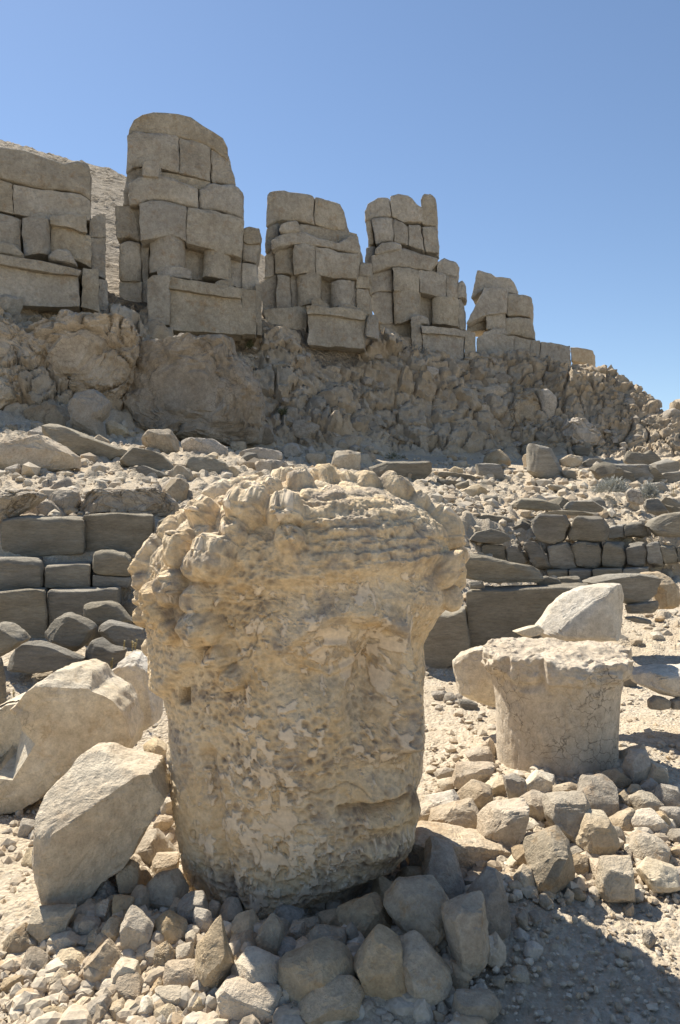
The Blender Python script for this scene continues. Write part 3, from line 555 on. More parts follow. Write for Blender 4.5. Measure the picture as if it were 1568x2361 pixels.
def make_head():
    D0 = 3.5
    left = [(1103,690),(1106,655),(1112,600),(1120,560),(1140,505),(1165,478),(1200,440),(1222,402),(1250,380),(1275,350),(1330,334),(1380,329),(1430,331),(1480,337),(1560,354),(1640,369),(1700,378),(1760,385),(1820,392),(1880,398),(1940,404),(2000,412),(2050,420),(2090,428),(2200,440)]
    right = [(1103,740),(1106,780),(1112,845),(1120,900),(1140,952),(1170,998),(1210,1040),(1260,1046),(1300,1066),(1340,1080),(1375,1070),(1400,1050),(1425,1030),(1460,1016),(1500,1003),(1560,999),(1600,996),(1640,998),(1690,1001),(1740,998),(1790,991),(1840,972),(1880,954),(1920,932),(1960,903),(1985,878),(2005,860),(2040,856),(2100,853),(2200,850)]
    nr, nc = 560, 620
    s = np.linspace(0, 1, nr); y = 1103.2 + (2185 - 1103.2) * (0.55 * s + 0.45 * s ** 2.2)
    lx = np.interp(y, *zip(*left)); rx = np.interp(y, *zip(*right))
    ker = np.ones(9) / 9; sm = lambda a: np.convolve(np.pad(a, 4, mode='edge'), ker, 'valid')
    lx, rx = sm(lx), sm(rx); lx[:3] = [700, 688, 676]; rx[:3] = [730, 744, 758]
    k = D0 / FPX; cx = ((lx + rx) / 2 - CX + np.interp(y, [1103, 1180, 1300, 1450, 1800, 2000], [-10, -12, 0, 15, 20, 26])) * k; a = (rx - lx) / 2 * k * np.interp(y, [1103, 1250, 1420, 1560, 1800, 2000], [.92, .895, .905, .965, .95, .935]); z = CAMH + (CY - y - np.interp(y, [1103, 1160, 1380], [36, 26, 0])) * k
    b = np.interp(y, [1103, 1112, 1130, 1170, 1260, 1350, 1500, 1700, 1900, 2000, 2060, 2200], [0.03, 0.2, 0.33, 0.44, 0.52, 0.54, 0.50, 0.49, 0.46, 0.42, 0.38, 0.36])
    th = np.concatenate([np.linspace(0, math.pi, 150, endpoint=False), np.linspace(math.pi, 2 * math.pi, 470, endpoint=False)]); ct, st = np.cos(th), np.sin(th); e = 0.86
    X = cx[:, None] + a[:, None] * np.sign(ct) * np.abs(ct) ** e; Y = D0 + b[:, None] * np.where(st > 0, 0.62, 1.0) * np.sign(st) * np.abs(st) ** e; Z = np.repeat(z[:, None], nc, 1)
    P = np.stack([X, Y, Z], -1)
    dth = np.roll(P, -1, 1) - np.roll(P, 1, 1); dr = np.gradient(P, axis=0); n = np.cross(dth, dr); n /= np.linalg.norm(n, axis=-1, keepdims=True) + 1e-9
    rad = P - np.stack([np.broadcast_to(cx[:, None], X.shape), np.full(X.shape, D0), np.full(X.shape, 0.9)], -1)
    n = np.where((n * rad).sum(-1, keepdims=True) < 0, -n, n)
    p = P.reshape(-1, 3); n = n.reshape(-1, 3); front = sstep(0.25, -0.1, p[:, 1] - D0)
    px = CX + FPX * p[:, 0] / p[:, 1]; py = CY + FPX * (CAMH - p[:, 2]) / p[:, 1]
    h = np.zeros(len(p))
    def g(x, y, sx, sy, rot=0):
        c, s_ = math.cos(math.radians(rot)), math.sin(math.radians(rot)); u = ((px - x) * c + (py - y) * s_) / sx; v = (-(px - x) * s_ + (py - y) * c) / sy
        return np.exp(-0.5 * (u * u + v * v)) * front
    def seg(L):                                    # distance in picture units to a polyline
        d = np.full(len(px), 1e9); tt = np.zeros(len(px)); n_ = len(L) - 1
        for i in range(n_):
            (x0, y0), (x1, y1) = L[i], L[i + 1]; ex, ey = x1 - x0, y1 - y0
            t = np.clip(((px - x0) * ex + (py - y0) * ey) / (ex * ex + ey * ey), 0, 1); q = np.hypot(px - x0 - t * ex, py - y0 - t * ey)
            tt = np.where(q < d, (i + t) / n_, tt); d = np.minimum(d, q)
        return d, tt
    wob = 16 * fbm(p * 5, 3, 301); facing = sstep(-0.2, -0.55, n[:, 1])
    # the mass of hair and the banded cap stand out over the face
    hl = np.interp(px, [300, 380, 470, 520, 600, 700, 800, 900, 1000, 1050, 1100], [1640, 1600, 1520, 1390, 1352, 1342, 1332, 1318, 1312, 1330, 1400])
    over = sstep(14, -22, py + wob - hl); h += 0.045 * over * front
    h += 0.02 * sstep(90, 0, py - hl) * sstep(-10, 40, py - hl) * -1.4 * front * sstep(480, 560, px)
    # layered bands of the cap
    band = sstep(640, 760, px) * sstep(1130, 1175, py) * sstep(1325, 1290, py + wob)
    h += band * front * facing * 0.006 * np.sin((py + 0.12 * (px - 700) + wob * 1.1 + 9 * fbm(p * 14, 3, 303)) / 27 * 2 * math.pi)
    # brow, eye, nose, cheeks, mouth, chin
    d, t = seg([(650, 1490), (720, 1435), (800, 1405), (900, 1430)]); h += 0.042 * np.exp(-(d / 24) ** 2) * front
    h -= 0.095 * g(800, 1525, 88, 38, -16); h -= 0.02 * g(868, 1540, 34, 60)
    h += 0.058 * g(775, 1512, 48, 22, -12)
    d, t = seg([(702, 1512), (745, 1484), (800, 1490), (832, 1520)]); h += 0.024 * np.exp(-(d / 7) ** 2) * front
    d, t = seg([(705, 1532), (760, 1556), (826, 1538)]); h += 0.022 * np.exp(-(d / 7) ** 2) * front
    d, t = seg([(918, 1440), (926, 1540), (930, 1640), (918, 1735)]); h += (0.075 + 0.06 * t) * np.exp(-(d / 27) ** 2) * sstep(1.02, 0.9, t + 0.0 * d) * front
    h += 0.035 * g(893, 1722, 36, 28); h -= 0.05 * g(885, 1778, 50, 18, -6); h -= 0.05 * g(862, 1590, 20, 80, 6); fade = sstep(955, 890, px)
    h -= 0.085 * g(832, 1622, 22, 55, 12); h -= 0.03 * g(985, 1640, 22, 150)
    h += 0.075 * g(705, 1685, 85, 90); h += 0.02 * g(610, 1900, 120, 110)
    h -= 0.05 * g(800, 1775, 40, 70, 20)
    h += 0.035 * g(895, 1800, 70, 26, -8)
    d, t = seg([(786, 1872), (830, 1866), (880, 1856), (930, 1840), (968, 1834)]); h -= 0.075 * np.exp(-(d / 10) ** 2) * front * fade
    d, t = seg([(850, 1838), (900, 1824), (950, 1812)]); h += 0.032 * np.exp(-(d / 13) ** 2) * front * fade
    d, t = seg([(850, 1896), (900, 1888), (945, 1868)]); h += 0.046 * np.exp(-(d / 17) ** 2) * front * fade
    d, t = seg([(830, 1940), (890, 1928), (945, 1905)]); h -= 0.026 * np.exp(-(d / 12) ** 2) * front
    h += 0.05 * g(868, 1955, 56, 26, -14)
    jaw = np.interp(px, [420, 520, 640, 760, 840, 900, 960], [2180, 2120, 2085, 2040, 2010, 1988, 1940])
    h -= 0.06 * sstep(15, 60, py - jaw) * front * sstep(520, 800, px)
    # lock of hair down the left edge
    h += 0.028 * sstep(480, 430, px + wob * 0.6) * sstep(1650, 1750, py) * front
    d, t = seg([(480, 1740), (500, 1850), (520, 2000), (545, 2110)]); h -= 0.032 * np.exp(-(d / 16) ** 2) * front; h -= 0.05 * sstep(938, 978, px) * sstep(1420, 1500, py) * sstep(1880, 1820, py) * front; h -= 0.04 * g(808, 1614, 13, 26, 15)
    # ear-like curl
    d, t = seg([(470, 1430), (500, 1455), (510, 1500), (480, 1530), (445, 1520)]); h += 0.03 * np.exp(-(d / 12) ** 2) * front
    # curls
    knob = np.zeros(len(p)); kh = np.zeros(len(p))
    for x, y_, r in [(540,85,45),(415,130,62),(690,58,62),(860,55,78),(1180,80,72),(1290,140,52),(1050,68,60),(960,95,55),(250,220,60),(140,330,60),(360,240,72),(545,200,85),(400,395,85),(270,365,70),(130,440,70),(60,490,50),(235,520,72),(160,565,60),(90,645,50),(180,630,60),(335,690,78),(155,785,55),(620,150,60),(760,115,60),(1385,220,62),(1425,300,62),(1455,380,60),(1490,470,55),(1400,450,72),(1440,560,55),(1480,600,45),(720,330,60),(330,570,60),(220,710,50),(395,835,55),(455,930,55),(480,300,60),(210,300,55),(330,440,55),(90,560,45),(1330,230,55),(700,220,70),(310,170,55),(480,110,50),(1120,140,50)]:
        x, y_ = ZH(x, y_); r = r * 0.512 * k * 1.0; m_ = np.where(p[:, 1] < D0 + 0.12, (px - x) ** 2 + (py - y_) ** 2, 1e9); ce = p[np.argmin(m_)]
        dd = np.linalg.norm(p - ce, axis=1); sel = dd < r * 1.2; dd = dd[sel] / r + 0.26 * fbm(p[sel] * 15, 3, 305)
        kh[sel] = np.maximum(kh[sel], 1.15 * r * np.clip(1 - dd * dd, 0, 1) ** 0.55 - 0.28 * r * np.exp(-(dd / 0.22) ** 2)); knob[sel] = np.maximum(knob[sel], sstep(0.95, 0.5, dd))
    h += 1.2 * kh * (0.95 + 0.16 * fbm(p * 17, 4, 307, 0.6))
    # knobs round the back
    f1, f2, cid = worley(p * 8.5, 303); back = np.maximum(sstep(-0.05, 0.15, p[:, 1] - D0) * sstep(1.0, 1.3, p[:, 2]), over * sstep(1.45, 1.6, p[:, 2]) * 0.7 * (1 - band)); h += back * (1 - knob) * 0.045 * np.clip(1 - (f1 / 0.5) ** 2, 0, 1) ** 0.6
    # square hole in the cheek
    hx, hy = ZI(232, 76); hole = sstep(13, 10, np.abs(px - hx + 3)) * sstep(20.5, 17, np.abs(py - hy)) * front; h -= 0.13 * hole
    # weathering: polished remnants of the first surface, pits where it is gone
    hair = np.clip(over + sstep(470, 430, px) * front + (1 - front), 0, 1)
    q = p + 0.03 * np.stack([fbm(p * 7, 2, 310 + i) for i in range(3)], 1)
    pol = sstep(0.22, 0.40, 1.15 * fbm(q * np.array([27, 27, 23]) + 3, 4, 320, 0.62) + 0.30 * fbm(q * 4.1, 2, 325) + 0.20 * g(800, 1500, 80, 75) + 0.16 * g(660, 1880, 130, 130) - 0.28 * hair + 0.36 * hair * knob + 0.12 * g(610, 1700, 50, 170) - 0.03 + 0.34 * (1.7 * g(762, 1470, 46, 20, -8) + 1.7 * g(800, 1546, 44, 16, -16) + 1.6 * g(885, 1555, 14, 32) + 1.2 * g(735, 1505, 20, 12) + g(600, 1690, 16, 60, -14) + g(548, 1610, 12, 36, 20) + g(640, 1905, 30, 46, -10) + g(705, 1965, 40, 34) + g(860, 1735, 32, 24) + g(752, 1350, 20, 16)))
    f1, f2, cid = worley(q * np.array([28, 28, 40.0]), 331); g1, g2, gid = worley(q * np.array([48, 48, 58.0]), 337)
    pit = sstep(0.62, 0.12, f1) * (0.35 + 0.65 * cid); pit2 = sstep(0.6, 0.15, g1) * (gid > 0.3)
    rough = fbm(q * 13, 4, 341, 0.55, ridged=True)
    keep = (1 - pol) * (0.35 + 0.65 * sstep(-0.35, 0.35, fbm(p * 2.4, 3, 391))); h += 0.007 * (1 - hair) * fbm(q * np.array([5, 5, 24]) + 0.8 * p[:, :1], 3, 395)
    h += keep * (1 - 0.4 * hair) * (-0.013 * pit - 0.008 * pit2 - 0.005 + 0.010 * rough) + hair * 0.014 * fbm(p * 15, 5, 351, 0.65, ridged=True) + 0.012 * fbm(p * 3.2, 3, 361)
    ck = np.abs(fbm(q * 2.4, 4, 371)); crack = sstep(0.012, 0.0, ck) * sstep(0.1, 0.3, fbm(p * 1.7, 2, 377)); h -= 0.008 * crack
    # dark stains at the mouth, the chin and the temple, darker along far cheek
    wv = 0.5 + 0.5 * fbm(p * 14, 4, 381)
    dark_mark = np.clip(0.9 * g(900, 1965, 38, 12, -20) + 0.75 * g(925, 1850, 48, 11, -8) + 0.6 * g(740, 1318, 28, 16) + 0.45 * g(950, 1775, 24, 60) + 0.5 * g(985, 1850, 14, 55) + 0.4 * g(965, 1600, 14, 120), 0, 1) * sstep(0.35, 0.75, wv)
    dark_mark = np.clip(dark_mark + 0.5 * crack, 0, 0.85)
    p = p + n * h[:, None]
    i = np.arange(nr * nc).reshape(nr, nc); r1 = np.roll(i, -1, 1)
    F = np.stack([i[:-1].ravel(), r1[:-1].ravel(), r1[1:].ravel(), i[1:].ravel()], 1)
    p = np.vstack([p, p[:nc].mean(0, keepdims=True)])
    cap = np.stack([np.full(nc, len(p) - 1), r1[0], i[0], i[0]], 1)
    o = np.array([HEADC[0], D0, -0.12]); ob = link('carved_head', None)
    me = bpy.data.meshes.new('carved_head')
    fl = [tuple(t_) for t_ in cap[:, :3]]
    me2 = mesh_np('carved_head', p - o, F, head_mat(), True, {'pol': np.append(pol, 0), 'pit': np.append(np.clip(pit + 0.4 * pit2, 0, 1) * keep, 0), 'dark_mark': np.append(dark_mark, 0)})
    bpy.data.objects.remove(ob); bpy.data.meshes.remove(me)
    ob = link('carved_head', me2, o)
    return tag(ob, 'colossal pitted limestone head with knobbly curls and worn face, standing in a ring of rubble', 'head')
make_head()

# ------------------------------------------------------------------ the flared stone drum
def make_drum():
    nr, nc = 150, 300; D = DRUMC[1]; k = D / FPX; X0 = (1283 - CX) * k
    prof = [(1494, 0.02), (1496, 95), (1498, 150), (1500, 164), (1503, 168), (1534, 170), (1542, 166), (1549, 152), (1562, 146), (1590, 140), (1640, 137), (1700, 136), (1760, 135), (1810, 135), (1860, 135)]
    s = np.concatenate([np.linspace(1494, 1500, 60, endpoint=False), np.linspace(1500, 1580, 50, endpoint=False), np.linspace(1580, 1860, 40)])
    R = np.interp(s, *zip(*prof)) * k; z = CAMH + (CY - s) * k
    th = np.linspace(0, 2 * math.pi, nc, endpoint=False)
    p = np.stack([R[:, None] * np.cos(th), R[:, None] * np.sin(th), np.repeat((z - z[-1])[:, None], nc, 1)], -1).reshape(-1, 3)
    S_ = np.repeat(s, nc); T = np.tile(th, nr)
    top = sstep(1572, 1545, S_); q = p.copy()
    # the broken rim: chunks gone from its edge, a torn upper face
    e = np.stack([np.cos(T) * 2.2, np.sin(T) * 2.2, np.zeros_like(T)], 1)
    bite = sstep(0.0, 0.5, fbm(e * 1.6 + 5, 3, 401)) ; rr = np.hypot(p[:, 0], p[:, 1]); sc = 1 - top * sstep(0.25, 0.45, rr) * (0.10 * bite + 0.05 * (fbm(p * 9, 3, 407) + 0.4))
    q[:, :2] *= sc[:, None]
    upper = sstep(1545, 1500, S_)
    q[:, 2] += upper * (0.055 * fbm(p * 5, 4, 411) + 0.02 * fbm(p * 16, 3, 417, ridged=True)) + 0.05 * upper * (p[:, 0] * -0.25 + p[:, 1] * 0.1)
    low = sstep(1500, 1555, S_) * sstep(1580, 1560, S_); q[:, 2] += low * 0.045 * fbm(e * 3 + 2, 3, 419)
    nrm = np.stack([np.cos(T), np.sin(T), 0 * T], 1)
    q += nrm * (0.010 * fbm(p * 4, 3, 421) + 0.004 * fbm(p * 20, 3, 423) + top * 0.02 * fbm(p * 14, 3, 425, ridged=True))[:, None]
    f1, f2, c = worley((p + 0.05 * np.stack([fbm(p * 6, 3, 430 + i) for i in range(3)], 1)) * np.array([7.5, 7.5, 4.5]), 441); q -= nrm * (0.007 * sstep(0.05, 0.0, f2 - f1) * (1 - top))[:, None]
    i = np.arange(nr * nc).reshape(nr, nc); r1 = np.roll(i, -1, 1); F = np.stack([i[:-1].ravel(), i[1:].ravel(), r1[1:].ravel(), r1[:-1].ravel()], 1)
    ob = link('stone_drum', mesh_np('stone_drum', q, F, MAT['d']), (X0, D, z[-1]))
    tag(ob, 'short round limestone drum with a broken flaring rim, standing in rubble right of the head', 'drum')
make_drum()
# ------------------------------------------------------------------ courses of grey blocks: the left wall
def wall(label, base, blocks, theta=0):
    bx, by, d0 = base; o = Vector(at(bx, by, d0)); root = link('retaining_wall', None, o); tag(root, label, 'wall', None)
    for top, bot, d, kw in blocks:
        pl = plane_at(np.mean([q[0] for q in bot]), np.mean([q[1] for q in bot]), d, kw.pop('theta', theta)); th = kw.pop('thick', 0.45)
        block('stone_block', top, bot, pl, th, rnd=kw.pop('rnd', .03), amp=kw.pop('amp', .022), nscale=4.5, mat='s', parent=root, org=o, **kw)
    return root
G = lambda L: pts(ZG, L); FF = lambda L: pts(ZF, L)
wall('stepped wall of large grey blocks at the left edge, behind the sculpted fragment', (*ZG(350, 1290), 7.1), [
 (G([(2,340),(60,285),(400,285),(600,290),(668,300)]), G([(-10,585),(200,612),(655,592)]), 7.75, dict(amp=.04, rnd=.05)),
 (G([(660,268),(900,262),(1196,272)]), G([(655,592),(1196,597)]), 7.85, {}),
 (G([(1212,335),(1300,285),(1490,272)]), G([(1208,592),(1490,592)]), 7.75, dict(amp=.05, rnd=.05)),
 (G([(-160,630),(0,617),(320,615)]), G([(-160,875),(0,872),(346,858)]), 7.35, dict(amp=.05, rnd=.05, thick=.5)),
 (G([(345,676),(500,665),(702,658)]), G([(345,857),(706,842)]), 7.4, dict(thick=.45)),
 (G([(712,572),(850,555),(980,578),(1022,612)]), G([(718,742),(1026,764)]), 7.4, dict(amp=.03, rnd=.05)),
 (G([(718,744),(1026,766)]), G([(720,838),(1000,848)]), 7.41, {}),
 (G([(1020,600),(1190,600)]), G([(1020,664),(1180,664)]), 7.9, {}),
 (G([(1030,670),(1180,664)]), G([(1030,785),(1170,785)]), 7.8, {}),
 (G([(1030,790),(1300,790)]), G([(940,1120),(1300,1120)]), 7.9, {}),
 (G([(-160,880),(340,866),(366,890)]), G([(-160,1310),(370,1300)]), 7.1, dict(thick=.6)),
 (G([(370,870),(930,850)]), G([(374,1290),(932,1240)]), 7.15, dict(thick=.6)),
 ])
# ------------------------------------------------------------------ the right walls
wall('long broken wall of squarish grey blocks in courses across the right middle', (*ZF(950, 1030), 12.4), [
 (FF([(85,642),(150,625),(236,652)]), FF([(95,745),(232,700)]), 13.2, dict(amp=.05)),
 (FF([(238,628),(330,622),(440,636),(492,668)]), FF([(238,690),(360,720),(500,730)]), 13.0, dict(amp=.05)),
 (FF([(480,690),(540,650),(590,690)]), FF([(470,765),(588,770)]), 12.9, dict(amp=.05)),
 (FF([(590,648),(640,606),(800,622),(836,670)]), FF([(600,765),(645,802),(800,800),(828,765)]), 12.3, dict(amp=.05, rnd=.09)),
 (FF([(862,640),(900,624),(1040,640),(1090,690)]), FF([(832,788),(960,795),(1096,790)]), 12.35, dict(amp=.05, rnd=.08)),
 (FF([(1092,695),(1205,682)]), FF([(1096,768),(1208,772)]), 12.9, dict(amp=.05)),
 (FF([(1208,678),(1328,668),(1362,735)]), FF([(1208,768),(1366,755)]), 12.9, dict(amp=.05)),
 (FF([(100,835),(268,830)]), FF([(100,885),(272,895)]), 12.4, dict(amp=.04)),
 (FF([(270,812),(426,815)]), FF([(274,890),(432,932)]), 12.35, dict(amp=.04)),
 (FF([(430,822),(500,806),(545,870)]), FF([(432,935),(568,945)]), 12.35, dict(amp=.06, rnd=.08)),
 (FF([(538,812),(600,800),(680,858)]), FF([(575,940),(640,985),(735,972)]), 12.2, dict(amp=.08, rnd=.08)),
 (FF([(690,815),(835,805),(880,865)]), FF([(720,975),(820,980),(900,970)]), 12.3, dict(amp=.05, rnd=.07)),
 (FF([(848,802),(940,796),(1030,795),(1064,880)]), FF([(900,966),(1042,962)]), 12.3, dict(amp=.06, rnd=.07)),
 (FF([(1064,796),(1180,808),(1205,870)]), FF([(1050,966),(1192,966)]), 12.35, dict(amp=.05, rnd=.07)),
 (FF([(1200,822),(1330,802),(1350,870)]), FF([(1218,958),(1342,952)]), 12.4, dict(amp=.05, rnd=.06)),
 (FF([(1342,802),(1420,800),(1446,880)]), FF([(1360,945),(1452,962)]), 12.45, dict(amp=.06, rnd=.06)),
 (FF([(1430,820),(1530,830),(1556,890)]), FF([(1454,940),(1545,936)]), 12.5, dict(amp=.05, rnd=.06)),
 (FF([(1548,832),(1680,836)]), FF([(1556,935),(1690,930)]), 12.6, dict(amp=.05, rnd=.05)),
 (FF([(695,985),(832,978)]), FF([(700,1036),(834,1040)]), 12.1, {}),
 (FF([(836,976),(994,978)]), FF([(838,1042),(994,1042)]), 12.1, {}),
 (FF([(996,976),(1190,972)]), FF([(998,1040),(1192,1036)]), 12.1, {}),
 (FF([(1194,972),(1352,966)]), FF([(1196,1034),(1352,1022)]), 12.15, {}),
 ], 6)
wall('two big grey slabs set on edge just right of the head', (*ZK(560, 640), 7.8), [
 (pts(ZK, [(276,185),(430,178),(700,172),(900,162),(1010,165)]), pts(ZK, [(290,560),(600,560),(1010,560)]), 7.9, dict(amp=.02, rnd=.03, thick=.5, cuts=9)),
 (pts(ZK, [(-60,300),(180,330),(268,290)]), pts(ZK, [(-60,720),(95,712),(306,575)]), 7.75, dict(amp=.03, rnd=.04, theta=-8)),
 ], 4)
